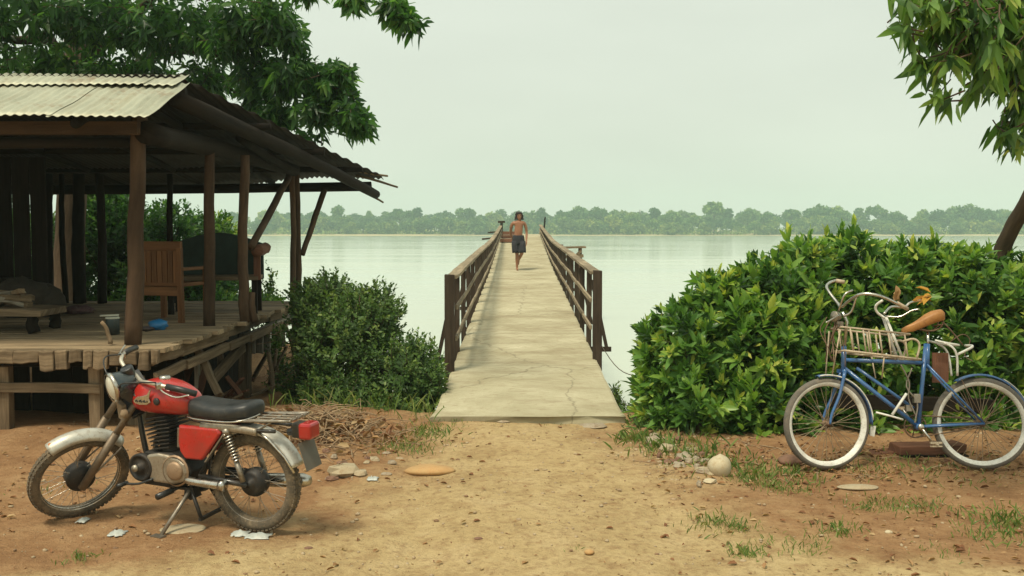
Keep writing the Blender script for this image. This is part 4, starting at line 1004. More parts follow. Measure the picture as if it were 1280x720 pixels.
    q.tube(smooth_path([L(1116, 394, -.02), L(1132, 384, -.12), L(1152, 384, -.18), L(1163, 377, -.20), L(1187, 373, -.22)], 5), .010, 8); p("second_handlebar", q, M_CHROME, st)
    # handlebar
    q = MB(SF); q.tube([ht, L(1067, 404), L(1061, 392)], .012, 9)
    q.tube(smooth_path([L(1123, 389, .27), L(1104, 381, .29), L(1085, 373, .27), L(1068, 371, .20), L(1061, 380, .08), L(1060, 386, 0), L(1061, 380, -.08), L(1058, 362, -.2), L(1066, 354, -.27), L(1079, 350, -.29), L(1088, 352, -.27)], 6), .0115, 9); hbar = p("handlebar", q, M_CHROME)
    for pts in ([L(1123, 389, .27), L(1108, 382, .285)], [L(1088, 352, -.27), L(1078, 350, -.29)]):
        q = MB(SF); q.tube(pts, .016, 10); p("grip", q, M_BONE, hbar)
    q = MB(SF); q.tube(smooth_path([L(1025, 406, .16), L(1036, 401, .14), L(1048, 396, .10)], 4), .006, 6); q.tube(smooth_path([L(1061, 366, .16), L(1050, 372, .16), L(1047, 392, .10)], 4), .008, 6); q.tube(smooth_path([L(1068, 372, .14), L(1064, 392, .1), L(1056, 398, .06)], 4), .009, 6); p("brake_lever", q, M_CHROME, hbar)
    q = MB(SF); q.lathe([(.001, -.04), (.03, -.03), (.042, .01), (.044, .02), (.001, .035)], L(1048, 398, .05), (1, .2, 0), 18); q.box(L(1052, 408, .04), (.05, .05, .05), jit=.006); p("lamp", q, M_STEEL, t, .004)
    q = MB(SF)
    for k in range(9):
        a = L(1050 + rng.uniform(-5, 6), 402 + rng.uniform(-4, 6), rng.uniform(-.08, .08)); e = L(1046 + rng.uniform(-9, 10), 455 + rng.uniform(-25, 12), rng.uniform(-.1, .12))
        q.tube(smooth_path([a, a.lerp(e, .3) + Vector((rng.uniform(.0, .06), rng.uniform(-.04, .04), 0)), a.lerp(e, .7) + Vector((rng.uniform(-.03, .05), rng.uniform(-.04, .04), 0)), e], 4), rng.uniform(.003, .0055), 5)
    p("cables", q, M_RUST, hbar)
    M = Matrix.LocRotScale(Vector(t.location), t.rotation_euler, None)
    return M, L
BM, BL = bicycle()

# ------------------------------------------------------------------ vegetation
L_HEDGE = leafmat("glossy_leaves", [(0.032, 0.080, 0.020), (0.066, 0.154, 0.032), (0.118, 0.241, 0.047), (0.234, 0.366, 0.066), (0.468, 0.484, 0.102)], .32, .36)
L_BUSH = leafmat("small_leaves", [(0.032, 0.066, 0.017), (0.063, 0.126, 0.030), (0.111, 0.190, 0.044), (0.200, 0.264, 0.068)], .25, .5)
L_TREE = leafmat("tree_leaves", [(0.022, 0.062, 0.020), (0.044, 0.118, 0.032), (0.081, 0.187, 0.047), (0.162, 0.274, 0.068)], .45, .38)
L_RIGHT = leafmat("long_leaves", [(0.029, 0.071, 0.020), (0.080, 0.168, 0.044), (0.175, 0.293, 0.073), (0.322, 0.410, 0.102), (0.527, 0.380, 0.088)], .45, .4)
L_FAR = leafmat("far_leaves", [(0.037, 0.091, 0.029), (0.061, 0.134, 0.041), (0.104, 0.183, 0.055), (0.146, 0.213, 0.067)], .15, .7)
L_FAR2 = leafmat("far_leaves_light", [(0.073, 0.134, 0.037), (0.110, 0.177, 0.049), (0.159, 0.232, 0.067), (0.220, 0.268, 0.091)], .15, .7)
BARK = wood("bark", (.05, .036, .024), (.16, .115, .075), stain_amt=.4, across=16)
TWIG = plain("twigs", (.085, .055, .032), .9)

def in_ellipsoid(n, c, r, shell=0.55):
    d = unit(nrg.normal(size=(n, 3))); k = (shell + (1 - shell) * nrg.random(n)) ** 0.8
    return np.asarray(c) + d * k[:, None] * np.asarray(r), d

def per_tree(m, lo, hi):
    n = m.node_tree; b = n.nodes["Principled BSDF"]; src = b.inputs["Base Color"].links[0].from_socket
    rnd = N(n, "ObjectInfo").outputs["Random"]
    c = mix(n, 1.0, src, ramp(n, rnd, [(0, lo), (1, hi)]), 'MULTIPLY'); n.links.new(c, b.inputs["Base Color"])
per_tree(L_FAR, (.40, .60, .62), (1.7, 1.5, .9)); per_tree(L_FAR2, (.6, .75, .7), (1.6, 1.35, .9))
def shrub(name, label, group, base, blobs, nsh, k, span, ln, mat, ax_up=.9, zmin=None, wr=.36, droop=.15, open_=(.35, 1.2), shell=.55, stems=7, stem_r=.016, cat="shrub", fold=.25, keep=None, spires=0):
    """blobs: (centre, radii) world ellipsoids that the crown fills with leafy shoots"""
    base = Vector(base); t = thing(name, label, cat, base, group=group)
    tot = sum(r[0] * r[1] * r[2] for c, r in blobs) ** 1.0
    P_, A_ = [], []
    wts = [(r[0] * r[1] * r[2]) ** .67 for c, r in blobs]; sw = sum(wts)
    for (c, r), w_ in zip(blobs, wts):
        p, d = in_ellipsoid(int(nsh * w_ / sw), c, r, shell)
        a = d * np.array([1, 1, .7]) + np.array([0, 0, ax_up]) + nrg.normal(0, .28, d.shape)
        P_.append(p); A_.append(a)
    P_ = np.concatenate(P_); A_ = np.concatenate(A_)
    m = np.ones(len(P_), bool)
    if zmin is not None: m &= P_[:, 2] > zmin
    if keep is not None: m &= keep(P_)
    P_, A_ = P_[m], A_[m]
    pos, d, up, L, ti = shoots(P_, A_, k, span, ln, open_)
    B_ = np.array(base)
    if spires:                                            # upright leaders that break the outline
        top = np.where((A_[:, 2] / np.linalg.norm(A_, axis=1) > .82) & (nrg.random(len(P_)) < .22))[0]
        tp = P_[top] + np.stack([nrg.normal(0, .05, len(top)), nrg.normal(0, .05, len(top)), nrg.uniform(.0, .15, len(top))], 1)
        r2 = shoots(tp, np.array([0, 0, 1.0]) + nrg.normal(0, .16, (len(top), 3)), 17, .32, ln * 1.05, (.15, 1.15), 1.0, .15, nrg.uniform(.5, 1, len(top)))
        r3 = shoots(P_[::7] + nrg.normal(0, .04, P_[::7].shape), A_[::7], 5, .2, ln * .8, (.6, 1.6))     # a few yellowed leaves
        pos, d, up, L = [np.concatenate([a_, b_, c_]) for a_, b_, c_ in zip((pos, d, up, L), r2, r3)]; ti = np.concatenate([ti, r2[4], nrg.uniform(.75, 1, len(r3[4]))])
    L = L * nrg.uniform(.55, 1.25, len(L))
    leaf_mesh("leaves", mat, t, pos - B_, d, up, L, wr, fold, droop, ti)
    q = MB()
    for i in range(stems):
        tip = Vector(P_[nrg.integers(len(P_))]) - base; s = Vector((rng.uniform(-.3, .3) * blobs[0][1][0], rng.uniform(-.2, .2) * blobs[0][1][1], -.1))
        mid = s.lerp(tip, .5) + Vector((rng.uniform(-.08, .08), rng.uniform(-.08, .08), .12))
        q.tube(smooth_path([s, mid, tip], 4), [stem_r, stem_r * .3], 6)
    for i in range(0, len(P_), 3):
        a = Vector(A_[i]).normalized(); p = Vector(P_[i]) - base
        q.tube([p - a * (span + ln * .9), p], [.004, .002], 4, False)
    tag(q.build("stems", TWIG, t), kind="stuff")
    return t

def E(px, py, Y, rx, ry, rz):     # ellipsoid centred on a pixel, radii given as pixels in x/z and metres in depth
    s = Y / F; return (tuple(P(px, py, Y)), (rx * s, ry, rz * s))

def hedge():
    g = "leafy shrubs behind the bicycle"
    kw = dict(k=13, span=.12, ln=.165, mat=L_HEDGE, wr=.34, droop=.12, open_=(.22, 1.3), shell=.5, fold=.3, spires=1)
    shrub("leafy_shrub", "bushy glossy green shrub with yellow shoot tips, nearest to the bridge", g, (1.75, 9.3, 0),
          [E(852, 445, 9.6, 58, .75, 80), E(812, 440, 9.7, 20, .5, 40), E(905, 400, 9.7, 52, .7, 62), E(885, 505, 9.2, 85, .7, 58), E(822, 500, 9.5, 30, .6, 56), E(880, 362, 9.7, 16, .35, 26), E(930, 450, 9.5, 60, .6, 90)], 1000, zmin=.05, **kw)
    shrub("leafy_shrub", "tall glossy green shrub left of the bicycle handlebars, second from the bridge", g, (2.75, 9.5, 0),
          [E(985, 375, 9.7, 72, .75, 62), E(960, 450, 9.4, 88, .75, 88), E(945, 515, 9.0, 75, .55, 55), E(1010, 325, 9.8, 40, .5, 26), E(945, 348, 9.8, 36, .5, 26), E(1020, 440, 9.5, 50, .6, 100)], 1150, zmin=.05, **kw)
    shrub("leafy_shrub", "tallest glossy green shrub, directly behind the bicycle handlebars and carrier", g, (3.75, 9.6, 0),
          [E(1090, 360, 9.8, 70, .8, 52), E(1085, 430, 9.6, 85, .7, 95), E(1120, 535, 8.95, 90, .3, 34), E(1130, 330, 9.9, 46, .6, 32), E(1050, 500, 9.4, 70, .5, 60), E(1064, 315, 9.9, 34, .5, 26)], 900, zmin=.05, **kw)
    shrub("leafy_shrub", "glossy green shrub at the right edge behind the rear wheel of the bicycle", g, (4.9, 9.6, 0),
          [E(1205, 360, 9.8, 72, .8, 55), E(1200, 440, 9.6, 80, .7, 95), E(1270, 390, 9.7, 70, .9, 85), E(1180, 328, 9.9, 40, .5, 26), E(1215, 540, 8.95, 70, .3, 34), E(1330, 420, 9.8, 80, .9, 110), E(1240, 510, 9.4, 80, .5, 55)], 1350, zmin=.05, **kw)
    shrub("low_weedy_shrub", "low dark weedy shrub at the water edge beside the bridge deck on the right", None, (1.3, 10.2, -.2),
          [E(790, 530, 10.0, 24, .5, 32), E(812, 545, 9.4, 32, .35, 24), E(770, 500, 11.0, 10, .3, 30), E(800, 535, 9.3, 26, .35, 22)], 420, k=11, span=.22, ln=.075, mat=L_BUSH, wr=.34, shell=.2, stems=5)
hedge()

def left_bushes():
    kw = dict(k=12, span=.22, ln=.072, mat=L_BUSH, wr=.50, droop=.1, open_=(.5, 1.3), shell=.5)
    shrub("dense_shrub", "dense dark small-leaved shrub between the pavilion and the bridge", None, (-1.75, 11.2, -.4),
          [E(440, 430, 11.4, 72, .95, 80), E(400, 400, 11.8, 48, .7, 54), E(500, 470, 11.0, 58, .8, 62), E(425, 490, 10.8, 62, .7, 48), E(470, 385, 11.5, 40, .6, 40), E(520, 450, 11.0, 40, .5, 40), E(545, 470, 10.8, 18, .4, 26), E(530, 485, 10.7, 30, .5, 42), E(385, 370, 12.2, 30, .5, 28), E(382, 440, 12.4, 22, .4, 50), E(365, 490, 12.2, 30, .4, 26), E(352, 478, 12.9, 22, .4, 40), E(328, 518, 12.2, 26, .3, 14), E(345, 440, 13.0, 14, .3, 40), E(475, 505, 10.3, 66, .5, 26), E(412, 358, 11.8, 32, .45, 26), E(450, 400, 11.4, 60, .8, 46)], 3900, stems=16, **kw)
    shrub("sapling", "thin pale sapling growing beside the far corner of the pavilion floor", None, (-4.6, 15.2, -.4),
          [E(338, 350, 15.2, 20, .3, 26), E(330, 378, 15.1, 24, .4, 16)], 34, k=8, span=.3, ln=.09, mat=L_HEDGE, wr=.5, shell=.2, stems=5, stem_r=.02, cat="sapling")
    kb = dict(k=11, span=.28, ln=.13, mat=L_TREE, wr=.45, droop=.2, shell=.55, stems=9, stem_r=.03)
    shrub("leafy_shrub", "tall dark leafy shrub growing behind the pavilion and its armchair", "shrubs behind the pavilion", (-6.9, 18, -.3),
          [E(215, 300, 18, 52, 1.0, 56), E(185, 350, 18, 60, 1.0, 55), E(245, 350, 18.5, 60, 1.0, 50), E(150, 290, 18.2, 50, 1.0, 60), E(170, 385, 17.5, 70, .8, 30), E(250, 385, 17.8, 60, .8, 30)], 2600, **kb)
    shrub("leafy_shrub", "bright green leafy shrub at the water edge behind the green settee", "shrubs behind the pavilion", (-5.9, 19, -.3),
          [E(275, 295, 19, 24, .8, 34), E(262, 340, 19, 42, .8, 40), E(325, 380, 17, 34, .6, 22), E(270, 385, 18, 40, .6, 25)], 800, **dict(kb, mat=L_HEDGE))
    shrub("leafy_shrub", "deep shaded leafy shrub behind the back posts at the left of the pavilion", "shrubs behind the pavilion", (-9.4, 18.5, -.3),
          [E(60, 330, 18, 95, 1.0, 75), E(130, 270, 18.5, 50, 1.0, 60), E(-40, 300, 18.5, 80, 1.0, 100), E(80, 385, 17.5, 90, .8, 30), E(110, 210, 18.6, 70, .8, 40)], 3200, **kb)
left_bushes()

def branch(q, pts, r0, r1, n=9): q.tube(smooth_path(pts, 5), [r0, r1], n, True, .05)

def big_tree():
    """large tree behind the pavilion whose crown spreads over the roof"""
    b = Vector((-7.7, 17.2, -.2)); t = thing("broad_tree", "large dark broad-leaved tree spreading its crown over the pavilion roof", "tree", b)
    q = MB(); br = lambda pts, r0, r1: branch(q, [Vector(p) - b for p in pts], r0, r1)
    br([b, b + Vector((.1, -.1, 1.6)), b + Vector((.35, -.4, 3.2)), b + Vector((.5, -.6, 4.6)), b + Vector((.5, -.6, 7.0))], .30, .14)
    f = b + Vector((.4, -.5, 3.6)); tr = t
    br([f, P(190, 70, 15.8), P(290, 70, 14.6), P(380, 100, 13.6), P(430, 130, 13.2)], .13, .02)
    br([f, P(120, 40, 15.5), P(220, -50, 14.0), P(330, -60, 12.5), P(420, -24, 11), P(480, -2, 10.4), P(512, 20, 10.3)], .12, .006)
    br([f, P(70, 60, 16), P(20, 50, 14.5), P(-60, 40, 13.5)], .12, .03)
    br([f + Vector((0, 0, 1)), P(260, -60, 14.5), P(380, -70, 13)], .10, .02)
    br([P(290, 70, 14.6), P(330, 120, 14.0), P(370, 160, 13.8), P(395, 180, 13.6)], .05, .01)
    br([f, P(240, 90, 15.4), P(300, 120, 14.8)], .07, .02)
    q.build("trunk", BARK, t)
    blobs = []; n_ = []
    def add(px, py, Y, rx, ry, n, dp=.8): blobs.append(E(px, py, Y, rx, dp, ry)); n_.append(n)
    for a in ((40, 20, 14, 85, 40, 70, 1.3), (130, 25, 14.3, 80, 42, 75, 1.3), (220, 30, 14, 80, 45, 80, 1.2), (60, 80, 15.2, 90, 32, 60, .9), (160, 85, 15.5, 70, 32, 55, .9), (-60, 50, 13.5, 90, 60, 60, 1.4),
              (300, 40, 13.6, 62, 48, 75, 1.0), (345, 22, 13.2, 40, 34, 44, .8), (365, 95, 13.5, 48, 36, 58, .8), (325, 100, 14.0, 45, 36, 46, .8), (415, 100, 13.2, 40, 30, 46, .6), (440, 140, 13.1, 25, 30, 30, .5), (400, 140, 13.3, 40, 26, 36, .5),
              (385, 178, 13.5, 26, 15, 17, .4), (350, 140, 13.8, 32, 24, 22, .5), (262, 100, 14.8, 42, 28, 36, .8), (425, 88, 13.0, 14, 18, 12, .3), (365, 50, 13.2, 22, 26, 20, .5), (455, 155, 13.0, 8, 14, 8, .2), (312, 135, 14.3, 18, 16, 9, .4),
              (440, -4, 10.8, 26, 9, 10, .3), (490, 6, 10.4, 22, 8, 12, .25), (508, 24, 10.3, 11, 12, 9, .15), (380, -14, 11.5, 30, 12, 10, .3),
              (150, -70, 14, 190, 70, 110, 1.8), (320, -80, 13.2, 100, 55, 60, 1.2), (-120, -60, 13, 150, 90, 90, 2.0), (60, -150, 14.5, 260, 80, 100, 2.0), (100, 120, 16.5, 90, 30, 34, .8), (10, 120, 16.5, 70, 40, 30, .8)): add(*a)
    P_, A_ = [], []
    for (c, r), n in zip(blobs, n_):
        p, d = in_ellipsoid(int(n * 1.55), c, r, .35); P_.append(p); A_.append(d * np.array([1, 1, .6]) + np.array([0, 0, .1]) + nrg.normal(0, .3, d.shape))
    P_ = np.concatenate(P_); A_ = np.concatenate(A_)
    ok = P_[:, 2] > np.where(P_[:, 1] < 15.9, 3.50 - np.maximum(0, (P_[:, 1] - 9.6)) * .105, -9) * (P_[:, 0] < -2.1) + .0
    P_, A_ = P_[ok], A_[ok]
    pos, d, up, L, ti = shoots(P_, A_, 11, .24, .165, (.45, 1.75), .8, .3); L = L * nrg.uniform(.7, 1.3, len(L)); up = up + nrg.normal(0, .35, up.shape)
    d[:, 2] -= .25
    leaf_mesh("leaves", L_TREE, t, pos - np.array(b), d, up, L, .34, .2, .28, ti)
    q = MB()
    for p, a in zip(P_[::2], A_[::2]):
        p = Vector(p) - b; a = Vector(a).normalized(); q.tube([p - a * rng.uniform(.12, .24), p], [.008, .003], 4, False)
    tag(q.build("twigs", TWIG, t), kind="stuff")
big_tree()

def right_tree():
    b = Vector((4.55, 9.9, -.05)); t = thing("leaning_tree", "leaning tree with long drooping leaves at the right edge of the yard", "tree", b)
    q = MB(); br = lambda pts, r0, r1: branch(q, [Vector(p) - b for p in pts], r0, r1)
    br([b, P(1245, 340, 9.85), P(1262, 292, 9.7), P(1290, 240, 9.4), P(1340, 130, 9.0), P(1370, 0, 8.6), P(1380, -140, 8.3)], .085, .06)
    f = P(1365, 20, 8.6)
    br([f, P(1330, -30, 7.8), P(1270, -30, 6.8), P(1200, 10, 6.1), P(1150, 30, 5.9)], .05, .006)
    br([P(1310, -20, 7.4), P(1290, 60, 6.8), P(1260, 110, 6.4)], .03, .005); br([P(1345, 110, 8.9), P(1310, 120, 7.6), P(1275, 160, 6.9)], .03, .005)
    br([P(1270, -30, 6.8), P(1220, -70, 6.3), P(1160, -60, 6.2)], .025, .006)
    q.build("trunk", BARK, t)
    P_, A_ = [], []
    for (px, py, Y, rx, ry, n, dp) in ((1180, 25, 5.95, 42, 34, 17, .3), (1215, 55, 6.0, 45, 42, 22, .4), (1255, 40, 6.3, 50, 50, 30, .5), (1260, 95, 6.5, 30, 40, 18, .4), (1180, 75, 5.9, 26, 24, 7, .25), (1228, 100, 6.1, 20, 22, 6, .3), (1268, 140, 6.6, 14, 24, 7, .2), (1152, 10, 5.9, 16, 22, 6, .2), (1128, 35, 5.9, 14, 14, 3, .1), (1150, 82, 5.9, 12, 20, 4, .1), (1168, 125, 5.95, 10, 18, 3, .1), (1132, 8, 5.9, 14, 10, 3, .1), (1205, 20, 6.0, 50, 40, 16, .3), (1250, 165, 6.5, 8, 12, 3, .1), (1274, 178, 6.6, 8, 14, 4, .1), (1240, 10, 6.2, 50, 40, 20, .4),
                                      (1300, 60, 7, 60, 90, 30, .7), (1200, -50, 6.2, 90, 50, 30, .6), (1340, -60, 8, 120, 80, 40, 1.0), (1400, 60, 8.6, 90, 80, 30, .8), (1380, -160, 8.4, 140, 70, 40, 1.0)):
        c, r = E(px, py, Y, rx, dp, ry); p, d = in_ellipsoid(int(n * 1.5), c, r, .2); P_.append(p); A_.append(d * np.array([1, 1, .6]) + np.array([-.35, -.2, -.35]) + nrg.normal(0, .3, d.shape))
    P_ = np.concatenate(P_); A_ = np.concatenate(A_)
    pos, d, up, L, ti = shoots(P_, A_, 6, .20, .165, (.2, 1.1), .9, .3); L = L * nrg.uniform(.7, 1.2, len(L)); ti = ti * .8
    d[:, 2] -= .55
    leaf_mesh("leaves", L_RIGHT, t, pos - np.array(b), d, up, L, .27, .22, .25, ti)
    q = MB()
    for p, a in zip(P_, A_):
        p = Vector(p) - b; a = Vector(a).normalized(); q.tube([p - a * .20 + Vector((.02, 0, .03)), p - a * .1, p], [.006, .0025], 4, False)
    tag(q.build("twigs", TWIG, t), kind="stuff")
right_tree()

# ------------------------------------------------------------------ far shore trees
def far_tree_mesh(kind, seed):
    g = np.random.default_rng(seed); h = 10.0
    cl = []
    if kind == 0:   # broad dome
        for i in range(13): a = g.random() * 6.28; r = g.random() ** .6 * 3.6; cl.append(((r * cos(a), r * sin(a), 5.2 + g.random() * 3.2 - r * .35), g.uniform(1.2, 2.1)))
    elif kind == 1: # tall, loose tiers
        for i in range(11): a = g.random() * 6.28; z = g.uniform(4, 9.4); r = g.random() * 2.4 * (1.15 - (z - 4) / 9); cl.append(((r * cos(a), r * sin(a), z), g.uniform(.8, 1.5)))
    elif kind == 2: # low rounded, leafy to the ground
        for i in range(15): a = g.random() * 6.28; r = g.random() ** .6 * 3.4; cl.append(((r * cos(a), r * sin(a), 1.4 + g.random() * 5.2 - r * .3), g.uniform(1.2, 2.0)))
    else:           # open umbrella crown
        for i in range(12): a = g.random() * 6.28; r = g.random() ** .5 * 3.8; cl.append(((r * cos(a), r * sin(a), 8.0 + g.uniform(-.8, .9) - r * .12), g.uniform(.7, 1.2)))
    pos, dr, tn = [], [], []
    for c, r in cl:
        n = int(85 * r ** 1.5); tn.append(np.full(n, g.random())); d = unit(g.normal(size=(n, 3))); k = g.random(n) ** .45
        pos.append(np.array(c) + d * (k * r)[:, None] * np.array([1, 1, .78])); dr.append(d + g.normal(0, .5, d.shape) + np.array([0, 0, -.1]))
    pos = np.concatenate(pos); dr = unit(np.concatenate(dr)); up = unit(g.normal(size=pos.shape) + np.array([0, 0, .8]))
    o = leaf_mesh("tree", L_FAR if kind != 2 else L_FAR2, None, pos, dr, up, g.uniform(.7, 1.25, len(pos)), .7, .2, .1, np.clip(np.concatenate(tn) + g.normal(0, .15, len(pos)), 0, 1), quad=True)
    q = MB(); q.tube([(0, 0, -.6), (.1, 0, 2.5), (0, .1, 5), (.1, 0, 7.2)], [.26, .10], 7, True, .1)
    for c, r in cl[:7]: q.tube([(0, 0, min(c[2] - 1, 5.0)), c], [.10, .04], 5)
    tr = q.build("trunk", BARK, o)
    return o, tr
def far_trees():
    protos = [[far_tree_mesh(k, 10 * k + i) for i in range(2)] for k in range(4)]
    used = set()
    lab = ["broad domed tree in the hazy tree line on the far shore", "tall loose narrow tree in the hazy tree line on the far shore", "low rounded pale green tree in the hazy tree line on the far shore", "umbrella-crowned tree standing above the hazy far shore tree line"]
    nm = ["broad_tree", "tall_tree", "rounded_tree", "umbrella_tree"]
    def place(kind, x, y, h, wsc=1.0):
        i = rng.randrange(2); o, tr = protos[kind][i]
        z = float(np.interp(y, [428, 440, 470, 560], [-1.0, -.75, -.3, .3]))
        if (kind, i) in used: c = o.copy(); COL.objects.link(c); d = tr.copy(); COL.objects.link(d); d.parent = c
        else: c = o; used.add((kind, i))
        c.name = nm[kind]; s = h / (9.6 if kind != 2 else 7.0); c.location = (x, y, z); c.scale = (s * wsc, s * wsc, s); c.rotation_euler = (0, 0, rng.uniform(0, 6.28))
        tag(c, lab[kind], "tree", "trees along the far shore")
    # tops read off the skyline: (pixel x, pixel y of the top, kind)
    for px, py, k in ((300, 268, 0), (345, 262, 2), (395, 262, 0), (422, 259, 1), (462, 266, 0), (500, 262, 3), (520, 262, 1), (545, 270, 0), (575, 263, 1), (600, 268, 0), (678, 261, 1), (705, 263, 0), (722, 257, 0), (745, 258, 0), (768, 262, 0), (790, 264, 0), (820, 262, 1), (838, 262, 0), (868, 268, 0), (893, 253, 3), (908, 263, 1), (935, 260, 0), (960, 266, 0), (990, 263, 3), (1025, 254, 0), (1048, 256, 0), (1075, 262, 1), (1098, 258, 3), (1122, 263, 0), (1150, 266, 1), (1172, 262, 0), (1196, 260, 3), (1212, 254, 0), (1235, 260, 0), (1258, 262, 0), (1280, 258, 0)):
        y = rng.uniform(452, 490); p = P(px, py, y); place(k, p.x, y, p.z + .5, rng.uniform(.85, 1.15))
    for x in np.arange(-290, 291, 5.6):                   # front rank, low
        y = rng.uniform(441, 453); place(rng.choice([2, 2, 0, 2]), x + rng.uniform(-2, 2), y, rng.uniform(4.6, 8.0), rng.uniform(1.0, 1.4))
    for x in np.arange(-310, 311, 6.5):                   # rank behind
        y = rng.uniform(492, 540); place(rng.choice([0, 0, 1, 2, 0]), x + rng.uniform(-3, 3), y, rng.uniform(8.6, 11.6), rng.uniform(.9, 1.3))
    for kd, pr in enumerate(protos):                      # drop a variant that no spot used
        for i, (o, tr) in enumerate(pr):
            if (kd, i) not in used: bpy.data.objects.remove(tr); bpy.data.objects.remove(o)
    n = 17000; x = nrg.uniform(-330, 330, n); y = nrg.uniform(441, 470, n)
    z = np.interp(y, [428, 440, 470, 560], [-1.0, -.75, -.3, .3]) + nrg.random(n) ** 2 * 2.6 * (y > 440) + .1
    o = leaf_mesh("undergrowth", L_FAR2, None, np.stack([x, y, z], 1), nrg.normal(size=(n, 3)) + np.array([0, 0, .5]), nrg.normal(size=(n, 3)), nrg.uniform(.8, 1.6, n), .7, .2, .1, None, True)
    tag(o, "dense undergrowth along the far shore", None, None, "stuff")
far_trees()

# ------------------------------------------------------------------ ground cover
L_GRASS = leafmat("grass_blades", [(.06, .11, .022), (.10, .17, .035), (.16, .22, .05), (.26, .24, .09)], .3, .6)
L_DRY = leafmat("dry_leaves", [(.13, .055, .025), (.22, .10, .045), (.32, .18, .08), (.42, .30, .16)], .1, .8)
def gz(x, y): return np.array([ground_z(a, b_) for a, b_ in zip(np.atleast_1d(x), np.atleast_1d(y))])
def grass():
    X, Y, S = [], [], []
    def tuft(px, py, rx, n, h, ry=None):
        g = G(px, py); n = int(n * 1.35); X.append(nrg.normal(g.x, rx, n)); Y.append(nrg.normal(g.y, (ry or rx), n)); S.append(nrg.uniform(.5, 1.1, n) * h * (1.35 if h < .1 else 1))
    for a in ((893, 653, .10, 110, .06), (925, 661, .05, 45, .055), (935, 690, .06, 90, .055), (1118, 628, .14, 150, .05), (1090, 632, .08, 70, .05), (1160, 628, .10, 90, .05), (1262, 650, .14, 190, .085), (1240, 668, .12, 90, .06), (1048, 665, .08, 90, .06), (1003, 682, .12, 90, .05), (958, 607, .10, 100, .05), (990, 610, .10, 90, .05), (935, 600, .08, 70, .07),
              (100, 695, .05, 60, .045), (512, 556, .16, 160, .06), (530, 540, .14, 170, .08), (555, 526, .14, 120, .05), (495, 562, .12, 80, .05), (690, 526, .10, 60, .03), (600, 524, .14, 70, .03), (545, 510, .10, 120, .16), (420, 470, .2, 60, .4), (1130, 585, .2, 80, .07), (1080, 590, .12, 60, .06), (1200, 590, .3, 90, .06), (935, 590, .18, 160, .10), (885, 575, .2, 140, .14), (840, 560, .2, 140, .16), (800, 548, .12, 110, .16), (985, 592, .15, 110, .09), (1175, 690, .1, 40, .04), (60, 610, .15, 30, .05), (720, 690, .02, 8, .03)): tuft(*a)
    x = np.concatenate(X); y = np.concatenate(Y); s = np.concatenate(S); n = len(x)
    z = gz(x, y) - .004; d = np.stack([nrg.normal(0, .45, n), nrg.normal(0, .45, n), np.ones(n)], 1)
    o = leaf_mesh("grass", L_GRASS, None, np.stack([x, y, z], 1), d, nrg.normal(size=(n, 3)), s, .11, .2, .3, None); tag(o, "thin grass tufts on the dirt yard", None, None, "stuff")
    # tall grass blades by the dark shrub
    n = 260; g = G(400, 540); x = nrg.uniform(-2.35, -.75, n); y = nrg.uniform(9.3, 10.6, n); z = gz(x, y); d = np.stack([nrg.normal(0, .35, n), nrg.normal(-.15, .35, n), np.ones(n)], 1)
    o = leaf_mesh("tall_grass", L_GRASS, None, np.stack([x, y, z], 1), d, nrg.normal(size=(n, 3)), nrg.uniform(.15, .5, n), .03, .2, .45, None); tag(o, "long grass blades at the foot of the dark shrub", None, None, "stuff")
    # litter of dry leaves
    n = 2300
    m_ = 2800; bx = nrg.uniform(-4.3, 4.8, m_); by = 4.6 + 4.9 * nrg.random(m_) ** 1.2; bd = np.stack([nrg.normal(size=m_), nrg.normal(size=m_), nrg.normal(0, .2, m_)], 1)
    o = leaf_mesh("leaf_crumbs", L_DRY, None, np.stack([bx, by, gz(bx, by) + .004], 1), bd, np.stack([nrg.normal(0, .4, m_), nrg.normal(0, .4, m_), np.ones(m_)], 1), nrg.uniform(.006, .022, m_), .4, .9, .1, nrg.random(m_) ** 1.5); tag(o, "tiny crumbs of dry leaf and straw over the dirt", None, None, "stuff")
    x = np.concatenate([nrg.uniform(1.1, 5.2, 1250), nrg.normal(-1.65, .45, 520), nrg.uniform(-4.2, -1.5, 180), nrg.uniform(-4, 4, 350)]); y = np.concatenate([np.where(nrg.random(1250) < .62, nrg.normal(7.75, .35, 1250), nrg.uniform(5.2, 8.2, 1250)), nrg.normal(8.7, .38, 520), nrg.uniform(6.3, 8.6, 180), nrg.uniform(4.8, 9.3, 350)])
    z = gz(x, y) + nrg.uniform(.002, .012, n); d = np.stack([nrg.normal(size=n), nrg.normal(size=n), nrg.normal(0, .22, n)], 1); u = np.stack([nrg.normal(0, .3, n), nrg.normal(0, .3, n), np.ones(n)], 1)
    nb = 420; x = np.concatenate([x, nrg.normal(-1.72, .34, nb)]); y = np.concatenate([y, nrg.normal(8.68, .30, nb)]); z = np.concatenate([z, gz(x[-nb:], y[-nb:]) + nrg.uniform(0, .10, nb)]); d = np.concatenate([d, nrg.normal(size=(nb, 3)) * np.array([1, 1, .5])]); u = np.concatenate([u, nrg.normal(0, .5, (nb, 3)) + np.array([0, 0, 1.0])])
    o = leaf_mesh("dry_leaves", L_DRY, None, np.stack([x, y, z], 1), d, u, np.concatenate([nrg.uniform(.015, .065, n), nrg.uniform(.05, .11, nb)]), .45, .9, .1, None); tag(o, "brown fallen leaves scattered over the dirt", None, None, "stuff")
    q = MB(); q2 = MB()
